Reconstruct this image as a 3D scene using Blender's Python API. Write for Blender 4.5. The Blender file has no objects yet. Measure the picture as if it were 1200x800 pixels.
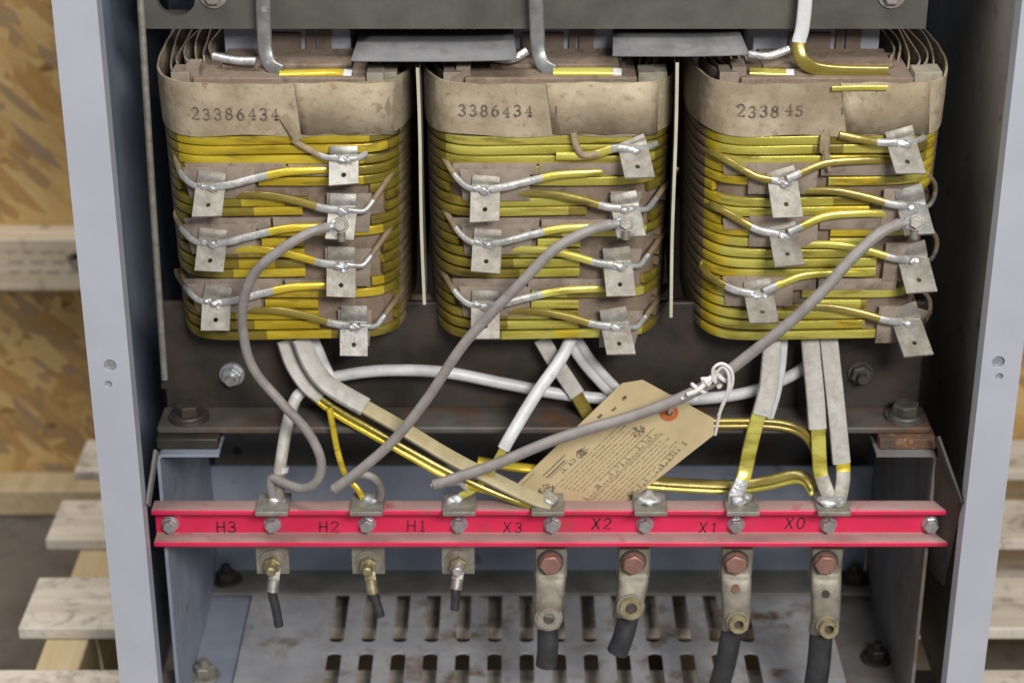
import bpy, bmesh, math, random
from mathutils import Vector, Matrix
random.seed(7)
R = math.radians
scn = bpy.context.scene
COL = scn.collection

# ------------------------------------------------------------------ camera frame (metres; Y runs into the cabinet, Z up)
PITCH = R(25); CP_, SP_ = math.cos(PITCH), math.sin(PITCH)
DIST = 1.40; FPX = 2320.0
CAM = Vector((0, -DIST * CP_, DIST * SP_))

def P(px, py, Y):
    u = (px - 600) / FPX; v = (400 - py) / FPX
    t = (Y - CAM.y) / (CP_ + v * SP_)
    return Vector((u * t, Y, CAM.z + t * (-SP_ + v * CP_)))

def PZ(px, py, Z):
    u = (px - 600) / FPX; v = (400 - py) / FPX
    t = (Z - CAM.z) / (-SP_ + v * CP_)
    return Vector((u * t, CAM.y + t * (CP_ + v * SP_), Z))

# ------------------------------------------------------------------ materials
MATS = {}
def ramp(nt, fac, stops):
    r = nt.nodes.new('ShaderNodeValToRGB')
    el = r.color_ramp.elements
    while len(el) < len(stops): el.new(0.5)
    for e, (p, c) in zip(el, stops):
        e.position = p; e.color = (c[0], c[1], c[2], 1)
    nt.links.new(fac, r.inputs['Fac'])
    return r.outputs['Color']

def mixc(nt, fac, a, b, mode='MIX'):
    m = nt.nodes.new('ShaderNodeMix'); m.data_type = 'RGBA'; m.blend_type = mode
    for sock, val in ((m.inputs[0], fac), (m.inputs[6], a), (m.inputs[7], b)):
        if hasattr(val, 'links'): nt.links.new(val, sock)
        elif isinstance(val, (int, float)): sock.default_value = val
        else: sock.default_value = (val[0], val[1], val[2], 1)
    return m.outputs[2]

def coords(nt, scale=(1, 1, 1), rot=(0, 0, 0), perobj=True):
    tc = nt.nodes.new('ShaderNodeTexCoord')
    mp = nt.nodes.new('ShaderNodeMapping')
    mp.inputs['Scale'].default_value = scale; mp.inputs['Rotation'].default_value = rot
    src = tc.outputs['Object']
    if perobj:
        oi = nt.nodes.new('ShaderNodeObjectInfo')
        vm = nt.nodes.new('ShaderNodeVectorMath'); vm.operation = 'ADD'
        sc = nt.nodes.new('ShaderNodeMath'); sc.operation = 'MULTIPLY'; sc.inputs[1].default_value = 3.7
        nt.links.new(oi.outputs['Random'], sc.inputs[0])
        nt.links.new(src, vm.inputs[0]); nt.links.new(sc.outputs[0], vm.inputs[1])
        src = vm.outputs[0]
    nt.links.new(src, mp.inputs['Vector'])
    return mp.outputs['Vector']

def noise(nt, vec, scale, detail=4, rough=.55, dist=0):
    n = nt.nodes.new('ShaderNodeTexNoise')
    n.inputs['Scale'].default_value = scale; n.inputs['Detail'].default_value = detail
    n.inputs['Roughness'].default_value = rough; n.inputs['Distortion'].default_value = dist
    nt.links.new(vec, n.inputs['Vector'])
    return n.outputs['Fac']

def voro(nt, vec, scale):
    n = nt.nodes.new('ShaderNodeTexVoronoi'); n.inputs['Scale'].default_value = scale
    nt.links.new(vec, n.inputs['Vector'])
    s = nt.nodes.new('ShaderNodeSeparateColor'); nt.links.new(n.outputs['Color'], s.inputs[0])
    return n.outputs['Distance'], s.outputs[0]

def base(name):
    m = bpy.data.materials.new(name); m.use_nodes = True
    nt = m.node_tree; b = nt.nodes['Principled BSDF']
    MATS[name] = m
    return m, nt, b

def bump(nt, b, h, strength=.3, dist=.001):
    bp = nt.nodes.new('ShaderNodeBump'); bp.inputs['Strength'].default_value = strength
    bp.inputs['Distance'].default_value = dist
    nt.links.new(h, bp.inputs['Height']); nt.links.new(bp.outputs[0], b.inputs['Normal'])

def mat(name, col, col2=None, scale=60, rough=.5, metal=0, contrast=(.35, .65), spots=None, spot_scale=200,
        spot_at=(.62, .7), bmp=0, bscale=None, coat=0, stretch=(1, 1, 1), rot=(0, 0, 0), rough2=None, spec=.5, bdist=.0006, iso=False, grime=None, grime_scale=14, grime_at=(.5, .78)):
    m, nt, b = base(name)
    v = coords(nt, stretch, rot)
    f = noise(nt, v, scale)
    c = ramp(nt, f, [(contrast[0], col), (contrast[1], col2 or col)])
    if spots:
        f2 = noise(nt, coords(nt) if iso else v, spot_scale, 5, .6)
        k = ramp(nt, f2, [(spot_at[0], (0, 0, 0)), (spot_at[1], (1, 1, 1))])
        c = mixc(nt, k, c, spots)
    if grime:
        f3 = noise(nt, coords(nt), grime_scale, 7, .68, .6)
        c = mixc(nt, ramp(nt, f3, [(grime_at[0], (0, 0, 0)), (grime_at[1], (1, 1, 1))]), c, grime)
    nt.links.new(c, b.inputs['Base Color'])
    b.inputs['Roughness'].default_value = rough; b.inputs['Metallic'].default_value = metal
    b.inputs['Specular IOR Level'].default_value = spec
    if rough2 is not None:
        rr = nt.nodes.new('ShaderNodeMapRange'); nt.links.new(f, rr.inputs[0])
        rr.inputs[1].default_value = .3; rr.inputs[2].default_value = .7
        rr.inputs[3].default_value = rough; rr.inputs[4].default_value = rough2
        nt.links.new(rr.outputs[0], b.inputs['Roughness'])
    if coat: b.inputs['Coat Weight'].default_value = coat; b.inputs['Coat Roughness'].default_value = .2
    if bmp: bump(nt, b, noise(nt, v, bscale or scale * 3, 5), bmp, bdist)
    return m

mat('cabinet_paint', (.39, .405, .460), (.42, .435, .490), 25, .42, spots=(.20, .20, .22), spot_scale=420, spot_at=(.76, .78), bmp=.12, bscale=500, grime=(.27, .275, .29), grime_scale=75, grime_at=(.68, .78))
mat('cabinet_paint_dirty', (.25, .30, .39), (.31, .365, .47), 18, .55, spots=(.12, .09, .06), spot_scale=45, spot_at=(.6, .8), bmp=.1, bscale=300)
mat('cabinet_inside', (.36, .33, .29), (.43, .40, .35), 18, .6, spots=(.09, .07, .05), spot_scale=60, spot_at=(.6, .8), bmp=.1, bscale=300)  # cabinet paint with brown dust, its colour lifted to replace missing light
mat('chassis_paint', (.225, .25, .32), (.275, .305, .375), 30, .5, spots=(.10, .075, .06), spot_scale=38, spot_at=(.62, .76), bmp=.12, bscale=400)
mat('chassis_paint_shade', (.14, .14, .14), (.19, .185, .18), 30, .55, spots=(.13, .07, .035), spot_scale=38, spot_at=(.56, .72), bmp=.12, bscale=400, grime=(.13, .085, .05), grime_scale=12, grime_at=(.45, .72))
mat('vent_plate_paint', (.31, .315, .34), (.39, .392, .41), 26, .55, spots=(.14, .09, .045), spot_scale=34, spot_at=(.55, .70), bmp=.25, bscale=350, grime=(.22, .175, .125), grime_scale=30, grime_at=(.5, .8))
mat('clamp_steel', (.078, .077, .063), (.105, .102, .085), 40, .45, spots=(.10, .055, .03), spot_scale=30, spot_at=(.64, .76), bmp=.2, bscale=400, grime=(.05, .045, .038), grime_scale=12)
mat('rusty_steel_shade', (.020, .017, .0135), (.044, .037, .030), 24, .55, spots=(.055, .034, .021), spot_scale=22, spot_at=(.52, .76), bmp=.4, bscale=260)  # rust-spotted steel, base darkened to carry the shade under the coil overhang
mat('rust', (.13, .055, .022), (.07, .04, .025), 70, .85, bmp=.6, bscale=300)
mat('core_lamination', (.20, .21, .24), (.27, .28, .31), 12, .45, stretch=(1, 1, 14), bmp=.2, bscale=200)
mat('kraft_paper', (.29, .228, .145), (.45, .38, .27), 26, .85, spots=(.22, .155, .095), spot_scale=170, spot_at=(.54, .76), bmp=.7, bscale=120, bdist=.0012, grime=(.20, .155, .10), grime_scale=16, grime_at=(.46, .8))
mat('paper_edge', (.25, .225, .175), (.35, .315, .25), 60, .9, grime=(.15, .12, .085), grime_scale=50)
mat('fiber_board', (.20, .145, .105), (.27, .205, .155), 60, .85, spots=(.13, .09, .06), spot_scale=150, spot_at=(.6, .75), bmp=.3, bscale=300, grime=(.11, .08, .055), grime_scale=60, grime_at=(.48, .72))
mat('pad_board', (.235, .185, .145), (.31, .25, .20), 70, .8, spots=(.16, .12, .09), spot_scale=150, spot_at=(.58, .75), bmp=.25, bscale=300, grime=(.13, .10, .075), grime_scale=40, grime_at=(.5, .75))
mat('varnished_brown', (.15, .11, .06), (.25, .185, .105), 60, .55, stretch=(1, 1, 4), bmp=.3, bscale=300)
mat('barrier_board', (.15, .15, .158), (.20, .20, .205), 40, .8, spots=(.25, .24, .22), spot_scale=120, spot_at=(.6, .75), grime=(.09, .085, .08), grime_scale=30)
mat('barrier_edge', (.47, .42, .31), (.55, .50, .38), 60, .8)
mat('tin', (.31, .30, .275), (.46, .45, .42), 120, .42, metal=.75, spots=(.34, .30, .24), spot_scale=220, spot_at=(.57, .74), bmp=.35, bscale=500, rough2=.6, grime=(.27, .235, .18), grime_scale=60, grime_at=(.5, .72))
mat('tin_dull', (.245, .23, .20), (.37, .35, .31), 120, .55, metal=.45, spots=(.25, .215, .16), spot_scale=220, spot_at=(.55, .74), bmp=.35, bscale=500, grime=(.22, .19, .14), grime_scale=60, grime_at=(.5, .72))
mat('solder', (.42, .425, .43), (.62, .62, .62), 160, .36, metal=.55, bmp=.6, bscale=420, bdist=.001)
mat('zinc', (.50, .51, .53), (.68, .69, .70), 150, .38, metal=.8, spots=(.30, .26, .2), spot_scale=260, spot_at=(.62, .75))
mat('dark_steel', (.06, .055, .05), (.11, .10, .09), 100, .5, metal=.4)
mat('lead_grey', (.24, .24, .235), (.36, .36, .355), 90, .38, metal=.6, spots=(.5, .5, .5), spot_scale=160, spot_at=(.64, .72), bmp=.3, bscale=300)
mat('cable_grey', (.225, .205, .195), (.275, .255, .24), 90, .5, spots=(.32, .30, .28), spot_scale=60, spot_at=(.6, .8), bmp=.15, bscale=500, grime=(.15, .13, .115), grime_scale=30, grime_at=(.5, .75))
mat('sleeve_grey', (.40, .385, .35), (.50, .485, .45), 90, .55, spots=(.30, .27, .22), spot_scale=120, spot_at=(.6, .78), bmp=.35, bscale=420, bdist=.001, grime=(.27, .24, .19), grime_scale=45, grime_at=(.5, .75))
mat('sleeve_white', (.52, .525, .535), (.62, .625, .635), 90, .4, spots=(.42, .40, .36), spot_scale=90, spot_at=(.6, .8), bmp=.2, bscale=300, grime=(.40, .38, .34), grime_scale=40, grime_at=(.52, .78))
mat('string', (.72, .70, .66), (.82, .80, .77), 200, .9, bmp=.6, bscale=1500)
mat('red_paint', (.66, .020, .080), (.74, .03, .105), 30, .38, spots=(.42, .03, .045), spot_scale=90, spot_at=(.64, .8), bmp=.15, bscale=300, grime=(.34, .07, .075), grime_scale=40, grime_at=(.54, .76))
mat('red_dusty', (.33, .205, .19), (.42, .275, .26), 30, .8, stretch=(.35, 1, 1), spots=(.30, .20, .16), spot_scale=80, spot_at=(.55, .75), bmp=.2, bscale=300, grime=(.42, .04, .06), grime_scale=28, grime_at=(.56, .74))
mat('ink', (.035, .015, .02), (.06, .02, .03), 300, .8)
mat('stamp_ink', (.10, .082, .075), (.24, .185, .13), 330, .9, contrast=(.4, .68))
mat('tag_ink', (.16, .125, .085), (.27, .21, .13), 300, .9)
mat('tag_ink_dark', (.085, .07, .055), (.16, .125, .09), 400, .9)
mat('tag_card', (.53, .415, .235), (.58, .46, .265), 60, .85, bmp=.15, bscale=500)
mat('tag_ring', (.45, .11, .03), (.52, .16, .05), 200, .8)
mat('copper', (.27, .135, .11), (.35, .19, .155), 140, .5, metal=.35, spots=(.20, .16, .13), spot_scale=180, spot_at=(.58, .75))
mat('lug_tin', (.20, .185, .145), (.31, .285, .235), 90, .55, metal=.4, spots=(.22, .19, .13), spot_scale=150, spot_at=(.56, .74), bmp=.25, bscale=400, grime=(.16, .13, .09), grime_scale=55, grime_at=(.5, .72))
mat('brass', (.34, .28, .15), (.50, .44, .29), 150, .4, metal=.7, spots=(.22, .16, .08), spot_scale=200, spot_at=(.55, .72))
mat('black_rubber', (.018, .018, .021), (.03, .03, .034), 100, .55, spots=(.07, .07, .075), spot_scale=200, spot_at=(.66, .78), bmp=.2, bscale=300, grime=(.055, .052, .05), grime_scale=70, grime_at=(.55, .75))
mat('frayed_brown', (.25, .19, .12), (.33, .26, .17), 200, .9, bmp=.6, bscale=500)
mat('pine', (.58, .48, .34), (.70, .61, .47), 12, .75, stretch=(.5, 9, 9), spots=(.33, .25, .16), spot_scale=22, spot_at=(.6, .75), bmp=.2, bscale=60, iso=True, grime=(.36, .28, .18), grime_scale=20, grime_at=(.55, .75))
mat('pine_grey', (.54, .48, .40), (.68, .62, .54), 9, .8, stretch=(.6, 9, 9), spots=(.22, .17, .13), spot_scale=28, spot_at=(.58, .74), bmp=.25, bscale=60, iso=True, grime=(.20, .165, .13), grime_scale=34, grime_at=(.52, .72))
mat('pine_yellow', (.47, .36, .20), (.56, .45, .28), 12, .75, stretch=(9, .5, 9), bmp=.2, bscale=60)
mat('fiber_dark', (.085, .06, .045), (.13, .095, .075), 60, .8, bmp=.3)
mat('ledge_grey', (.15, .148, .135), (.21, .205, .19), 30, .5, grime=(.09, .07, .05), grime_scale=20)
mat('rust_heavy', (.16, .075, .035), (.07, .05, .038), 45, .85, spots=(.30, .17, .08), spot_scale=120, spot_at=(.55, .72), bmp=.7, bscale=300)
mat('pine_stain', (.44, .37, .27), (.52, .45, .34), 30, .8)
mat('lip_steel', (.060, .055, .048), (.10, .093, .083), 30, .42, spots=(.10, .05, .028), spot_scale=24, spot_at=(.5, .7), bmp=.3, bscale=260, grime=(.13, .062, .03), grime_scale=18, grime_at=(.52, .7))
mat('concrete', (.10, .085, .07), (.155, .135, .115), 9, .7, spots=(.06, .05, .045), spot_scale=20, spot_at=(.55, .75), bmp=.15, bscale=120)

def yellow(name, lo, hi, dark):
    m, nt, b = base(name)
    v = coords(nt, (1, 1, 1)); vz = coords(nt, (.35, 1, 2.2))
    f = noise(nt, vz, 34, 3, .6)
    c = ramp(nt, f, [(.34, lo), (.62, hi)])
    f2 = noise(nt, coords(nt, (.5, 1, 3.0)), 55, 4, .6)
    k = ramp(nt, f2, [(.52, (0, 0, 0)), (.72, (1, 1, 1))])
    c = mixc(nt, k, c, dark)
    nt.links.new(c, b.inputs['Base Color'])
    b.inputs['Roughness'].default_value = .28; b.inputs['Metallic'].default_value = .42
    b.inputs['Coat Weight'].default_value = .3; b.inputs['Coat Roughness'].default_value = .2
    bump(nt, b, noise(nt, v, 260, 4), .25, .0006)
yellow('enamel_yellow', (.52, .37, .018), (.76, .58, .05), (.26, .18, .025))
yellow('enamel_lime', (.44, .37, .045), (.66, .60, .13), (.24, .185, .03))
yellow('enamel_olive', (.22, .17, .02), (.34, .265, .04), (.12, .09, .025))
yellow('enamel_bright', (.58, .42, .025), (.76, .60, .06), (.38, .27, .03))
yellow('enamel_dark', (.22, .165, .028), (.33, .26, .055), (.13, .095, .03))

mat('strap_tan', (.34, .28, .15), (.44, .38, .23), 60, .45, spots=(.46, .38, .08), spot_scale=60, spot_at=(.62, .72), bmp=.15)

mat('lead_tinned', (.29, .288, .275), (.45, .45, .44), 150, .35, metal=.3, spots=(.30, .27, .21), spot_scale=130, spot_at=(.56, .74), bmp=.4, bscale=350)

def osb():
    m, nt, b = base('osb')
    layers = []
    for i, (rot, sx, sy) in enumerate(((.3, 16, 75), (1.25, 18, 85), (-.55, 15, 70), (2.3, 19, 90))):
        v = coords(nt, (sx, 1, sy), (0, 0, 0), False)
        mp = nt.nodes.new('ShaderNodeMapping'); mp.vector_type = 'POINT'
        tc = nt.nodes.new('ShaderNodeTexCoord')
        r1 = nt.nodes.new('ShaderNodeMapping'); r1.inputs['Rotation'].default_value = (0, rot, 0)
        r1.inputs['Location'].default_value = (i * 3.1, 0, i * 1.7)
        nt.links.new(tc.outputs['Object'], r1.inputs['Vector'])
        nt.links.new(r1.outputs[0], mp.inputs['Vector']); mp.inputs['Scale'].default_value = (sx, 1, sy)
        d, cell = voro(nt, mp.outputs[0], 1.0)
        streak = noise(nt, mp.outputs[0], 5, 5, .7)
        col = ramp(nt, cell, [(.0, (.22, .13, .055)), (.2, (.42, .27, .11)), (.45, (.54, .38, .17)), (.65, (.64, .48, .25)), (.85, (.44, .28, .11)), (1, (.34, .27, .20))])
        col = mixc(nt, .6, col, ramp(nt, streak, [(.3, (.26, .17, .09)), (.7, (.72, .58, .36))]), 'SOFT_LIGHT')
        layers.append((col, cell))
    c = layers[0][0]
    for i in range(1, 4):
        k = ramp(nt, layers[i][1], [(.52, (0, 0, 0)), (.54, (1, 1, 1))])
        c = mixc(nt, k, c, layers[i][0])
    v = coords(nt, (1, 1, 1), (0, 0, 0), False)
    k = ramp(nt, noise(nt, v, 13, 5, .7), [(.60, (0, 0, 0)), (.70, (1, 1, 1))])
    c = mixc(nt, k, c, (.27, .20, .14))
    nt.links.new(c, b.inputs['Base Color']); b.inputs['Roughness'].default_value = .8
osb()

# ------------------------------------------------------------------ mesh builder
def catmull(pts, n=8):
    pts = [Vector(p) for p in pts]
    if len(pts) < 3: return [pts[0].lerp(pts[-1], i / n) for i in range(n + 1)]
    out = []
    ext = [pts[0] * 2 - pts[1]] + pts + [pts[-1] * 2 - pts[-2]]
    for i in range(1, len(ext) - 2):
        p0, p1, p2, p3 = ext[i - 1:i + 3]
        for k in range(n):
            t = k / n
            out.append(.5 * ((2 * p1) + (p2 - p0) * t + (2 * p0 - 5 * p1 + 4 * p2 - p3) * t * t + (3 * p1 - p0 - 3 * p2 + p3) * t ** 3))
    out.append(pts[-1].copy())
    return out

class MB:
    def __init__(self): self.v = []; self.f = []; self.m = []
    def add(self, vs, fs, mi=0):
        b = len(self.v); self.v += [Vector(v) for v in vs]
        for f in fs: self.f.append(tuple(b + i for i in f)); self.m.append(mi)
    def box(self, lo, hi, mi=0, M=None):
        x0, y0, z0 = lo; x1, y1, z1 = hi
        vs = [Vector(c) for c in ((x0, y0, z0), (x1, y0, z0), (x1, y1, z0), (x0, y1, z0), (x0, y0, z1), (x1, y0, z1), (x1, y1, z1), (x0, y1, z1))]
        if M is not None: vs = [M @ v for v in vs]
        self.add(vs, [(0, 3, 2, 1), (4, 5, 6, 7), (0, 1, 5, 4), (1, 2, 6, 5), (2, 3, 7, 6), (3, 0, 4, 7)], mi)
    def prism(self, poly, d, mi=0):
        """poly: 3-D points in order, extruded by vector d"""
        n = len(poly); poly = [Vector(p) for p in poly]; d = Vector(d)
        vs = poly + [p + d for p in poly]
        fs = [tuple(range(n - 1, -1, -1)), tuple(range(n, 2 * n))]
        fs += [(i, (i + 1) % n, n + (i + 1) % n, n + i) for i in range(n)]
        self.add(vs, fs, mi)
    def sweep(self, pts, section, facing=None, mi=0, closed=False, mfun=None, scale=None):
        """section: list of (a,b); a along width (tangent x facing), b along facing"""
        n = len(pts); ns = len(section); vs = []; up = None
        for i, p in enumerate(pts):
            if closed: t = pts[(i + 1) % n] - pts[i - 1]
            else: t = pts[min(i + 1, n - 1)] - pts[max(i - 1, 0)]
            t = t.normalized()
            fc = facing(i, p, t) if callable(facing) else facing
            if fc is None:
                if up is None:
                    up = Vector((0, 0, 1)) if abs(t.z) < .9 else Vector((0, 1, 0))
                fc = (up - t * up.dot(t)).normalized(); up = fc
            else:
                fc = Vector(fc); fc = (fc - t * fc.dot(t)).normalized()
            w = t.cross(fc).normalized()
            k = scale(i / (n - 1)) if scale else 1
            for a, b in section: vs.append(p + w * a * k + fc * b * k)
        fs = []; ms = []
        rng = n if closed else n - 1
        base_i = len(self.v); self.v += vs
        for i in range(rng):
            j = (i + 1) % n
            mm = mfun(i / max(1, n - 1), (pts[i] + pts[j]) / 2) if mfun else mi
            for k in range(ns):
                l = (k + 1) % ns
                self.f.append((base_i + i * ns + k, base_i + j * ns + k, base_i + j * ns + l, base_i + i * ns + l)); self.m.append(mm)
        if not closed:
            self.f.append(tuple(base_i + k for k in range(ns))); self.m.append(mfun(0, pts[0]) if mfun else mi)
            self.f.append(tuple(base_i + (n - 1) * ns + k for k in range(ns - 1, -1, -1))); self.m.append(mfun(1, pts[-1]) if mfun else mi)
    def tube(self, pts, r, seg=12, mi=0, mfun=None, n=8, smooth=True, scale=None):
        pts = catmull(pts, n) if smooth else [Vector(p) for p in pts]
        self.sweep(pts, [(r * math.cos(2 * math.pi * k / seg), r * math.sin(2 * math.pi * k / seg)) for k in range(seg)], None, mi, mfun=mfun, scale=scale)
    def flat(self, pts, w, t, facing=(0, -1, 0), mi=0, mfun=None, n=8, rnd=.4, scale=None, smooth=True):
        pts = catmull(pts, n) if smooth else [Vector(p) for p in pts]
        self.sweep(pts, rrect(w, t, rnd), facing, mi, mfun=mfun, scale=scale)
    def cyl(self, p0, p1, r0, r1=None, seg=20, mi=0):
        p0 = Vector(p0); p1 = Vector(p1); r1 = r0 if r1 is None else r1
        t = (p1 - p0).normalized(); a = Vector((1, 0, 0)) if abs(t.x) < .8 else Vector((0, 0, 1))
        a = (a - t * a.dot(t)).normalized(); b = t.cross(a)
        vs = []
        for p, r in ((p0, r0), (p1, r1)):
            vs += [p + a * r * math.cos(2 * math.pi * k / seg) + b * r * math.sin(2 * math.pi * k / seg) for k in range(seg)]
        fs = [tuple(range(seg - 1, -1, -1)), tuple(range(seg, 2 * seg))] + [(k, (k + 1) % seg, seg + (k + 1) % seg, seg + k) for k in range(seg)]
        self.add(vs, fs, mi)
    def ring(self, p0, p1, ro, ri, seg=24, mi=0):
        """hollow cylinder between p0 and p1"""
        p0 = Vector(p0); p1 = Vector(p1); t = (p1 - p0).normalized()
        a = Vector((1, 0, 0)) if abs(t.x) < .8 else Vector((0, 0, 1)); a = (a - t * a.dot(t)).normalized(); b = t.cross(a)
        vs = []
        for p, r in ((p0, ro), (p1, ro), (p1, ri), (p0, ri)):
            vs += [p + a * r * math.cos(2 * math.pi * k / seg) + b * r * math.sin(2 * math.pi * k / seg) for k in range(seg)]
        fs = []
        for q in range(4):
            for k in range(seg):
                l = (k + 1) % seg; q2 = (q + 1) % 4
                fs.append((q * seg + k, q * seg + l, q2 * seg + l, q2 * seg + k))
        self.add(vs, fs, mi)
    def plate_hole(self, c, u, v, nrm, w, h, t, hc, hr, mi=0, seg=24):
        """w x h plate centred at c in axes u,v, thick t along nrm, with a round hole at (hu,hv)"""
        c = Vector(c); u = Vector(u).normalized(); v = Vector(v).normalized(); nrm = Vector(nrm).normalized()
        outer = []; inner = []
        angs = [2 * math.pi * k / seg for k in range(seg)]
        for (su, sv) in ((1, 1), (-1, 1), (-1, -1), (1, -1)):
            a = math.atan2(sv * h / 2 - hc[1], su * w / 2 - hc[0]) % (2 * math.pi)
            k = min(range(seg), key=lambda i: abs(angs[i] - a)); angs[k] = a
        for a in angs:
            dx, dy = math.cos(a), math.sin(a)
            ks = []
            if dx > 1e-9: ks.append((w / 2 - hc[0]) / dx)
            if dx < -1e-9: ks.append((-w / 2 - hc[0]) / dx)
            if dy > 1e-9: ks.append((h / 2 - hc[1]) / dy)
            if dy < -1e-9: ks.append((-h / 2 - hc[1]) / dy)
            k = min(ks)
            outer.append((hc[0] + dx * k, hc[1] + dy * k)); inner.append((hc[0] + dx * hr, hc[1] + dy * hr))
        vs = []
        for off in (0, t):
            for q in (outer, inner): vs += [c + u * a + v * b + nrm * off for a, b in q]
        n = seg; fs = []
        for k in range(n):
            l = (k + 1) % n
            fs += [(k, n + k, n + l, l), (2 * n + k, 2 * n + l, 3 * n + l, 3 * n + k), (k, l, 2 * n + l, 2 * n + k), (n + k, 3 * n + k, 3 * n + l, n + l)]
        self.add(vs, fs, mi)
    def blob(self, c, r, mi=0, amp=.25, sub=3, squash=(1, 1, 1), seed=0):
        bm = bmesh.new(); bmesh.ops.create_icosphere(bm, subdivisions=sub, radius=1)
        rnd = random.Random(seed); ph = [rnd.uniform(0, 6) for _ in range(6)]
        idx = {}
        vs = []
        for i, w in enumerate(bm.verts):
            d = w.co.normalized(); idx[w] = i
            k = 1 + amp * (math.sin(3 * d.x + ph[0]) * math.sin(3.3 * d.y + ph[1]) + .5 * math.sin(5 * d.z + ph[2]) * math.sin(6 * d.x + ph[3]))
            vs.append(Vector(c) + Vector((d.x * squash[0], d.y * squash[1], d.z * squash[2])) * r * k)
        fs = [tuple(idx[w] for w in f.verts) for f in bm.faces]
        bm.free(); self.add(vs, fs, mi)
    def build(self, name, mats, parent=None, bevel=0, smooth=40, seg=2, solid=0, origin=None):
        off = Vector((0, 0, 0))
        if parent is not None: off = world_loc(parent)
        elif origin is not None: off = Vector(origin)
        me = bpy.data.meshes.new(name)
        me.from_pydata([tuple(v - off) for v in self.v], [], self.f)
        if isinstance(mats, str): mats = [mats]
        for m in mats: me.materials.append(MATS[m])
        for p, mi in zip(me.polygons, self.m): p.material_index = mi
        bm = bmesh.new(); bm.from_mesh(me)
        bmesh.ops.recalc_face_normals(bm, faces=bm.faces)
        bm.to_mesh(me); bm.free()
        if smooth:
            for p in me.polygons: p.use_smooth = True
            me.set_sharp_from_angle(angle=R(smooth))
        o = bpy.data.objects.new(name, me); COL.objects.link(o)
        if parent is not None: o.parent = parent
        else: o.location = off
        if solid:
            s = o.modifiers.new('solid', 'SOLIDIFY'); s.thickness = solid; s.offset = 0
        if bevel:
            bv = o.modifiers.new('bevel', 'BEVEL'); bv.width = bevel; bv.segments = seg; bv.limit_method = 'ANGLE'; bv.angle_limit = R(40)
            bv.harden_normals = False
        return o

def world_loc(o):
    l = Vector(o.location); p = o.parent
    while p is not None: l = l + Vector(p.location); p = p.parent
    return l

def rrect(w, t, rnd=.4):
    a, b = w / 2, t / 2; c = min(a, b) * rnd * 2
    c = min(c, a * .98, b * .98); k = c * .3
    return [(a, b - c), (a - k, b - k), (a - c, b), (-a + c, b), (-a + k, b - k), (-a, b - c),
            (-a, -b + c), (-a + k, -b + k), (-a + c, -b), (a - c, -b), (a - k, -b + k), (a, -b + c)]

def thing(name, loc, label, cat, group=None):
    o = bpy.data.objects.new(name, None); COL.objects.link(o); o.location = loc
    o.empty_display_size = .02
    return tag(o, label, cat, group)

def tag(o, label, cat, group=None):
    o['label'] = label; o['category'] = cat
    if group: o['group'] = group
    return o

def hexhead(mb, c, d, r, h, mi=0, flange=0, rot=0.0, cham=True):
    """hex bolt head standing from c along unit vector d"""
    c = Vector(c); d = Vector(d).normalized()
    a = Vector((1, 0, 0)) if abs(d.x) < .8 else Vector((0, 0, 1)); a = (a - d * a.dot(d)).normalized(); b = d.cross(a)
    if flange: mb.cyl(c, c + d * (h * .28), flange, flange * .94, 24, mi)
    def rg(off, rr): return [c + d * off + a * rr * math.cos(rot + math.pi / 3 * k) + b * rr * math.sin(rot + math.pi / 3 * k) for k in range(6)]
    lo, mid, hi = rg(h * .05, r), rg(h * .86, r), rg(h, r * .86)
    vs = lo + mid + hi
    fs = [tuple(range(5, -1, -1)), tuple(range(12, 18))]
    for q in (0, 6):
        fs += [(q + k, q + (k + 1) % 6, q + 6 + (k + 1) % 6, q + 6 + k) for k in range(6)]
    mb.add(vs, fs, mi)

# stroke lettering -------------------------------------------------
def arc(cx, cy, rx, ry, a0, a1, n=10):
    return [(cx + rx * math.cos(R(a0 + (a1 - a0) * i / n)), cy + ry * math.sin(R(a0 + (a1 - a0) * i / n))) for i in range(n + 1)]
GL = {
 'H': [[(0, 0), (0, 1)], [(.6, 0), (.6, 1)], [(0, .52), (.6, .52)]],
 'X': [[(0, 0), (.6, 1)], [(0, 1), (.6, 0)]],
 '0': [arc(.3, .5, .3, .5, 90, 450, 18)],
 '1': [[(.12, .85), (.3, 1), (.3, 0)], [(.12, 0), (.48, 0)]],
 'l': [[(.3, 1), (.3, 0)]],
 '2': [arc(.3, .72, .28, .28, 165, -20, 9) + [(.02, 0), (.6, 0)]],
 '3': [arc(.28, .75, .26, .25, 150, -90, 9), arc(.28, .26, .3, .26, 90, -155, 10)],
 '4': [[(.45, 0), (.45, 1), (0, .32), (.62, .32)], [(.32, 0), (.58, 0)]],
 '5': [[(.55, 1), (.1, 1), (.06, .56)] + arc(.27, .32, .3, .32, 125, -150, 10)],
 '6': [arc(.3, .3, .28, .3, 90, 450, 14), arc(.62, .3, .6, .68, 180, 110, 8)],
 '8': [arc(.3, .75, .24, .25, 90, 450, 14), arc(.3, .26, .29, .26, 90, 450, 14)],
}
def letter_strokes(text, x0, z0, h, pitch, wid=1.0, jitter=0, slant=0, seed=1):
    rnd = random.Random(seed); out = []
    for ch in text:
        if ch != ' ':
            dz = rnd.uniform(-jitter, jitter); s = 1 + rnd.uniform(-jitter, jitter) / h
            for pl in GL[ch]:
                out.append([(x0 + (a * wid + slant * b) * h * s, z0 + dz + b * h * s) for a, b in pl])
        x0 += pitch
    return out
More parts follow.
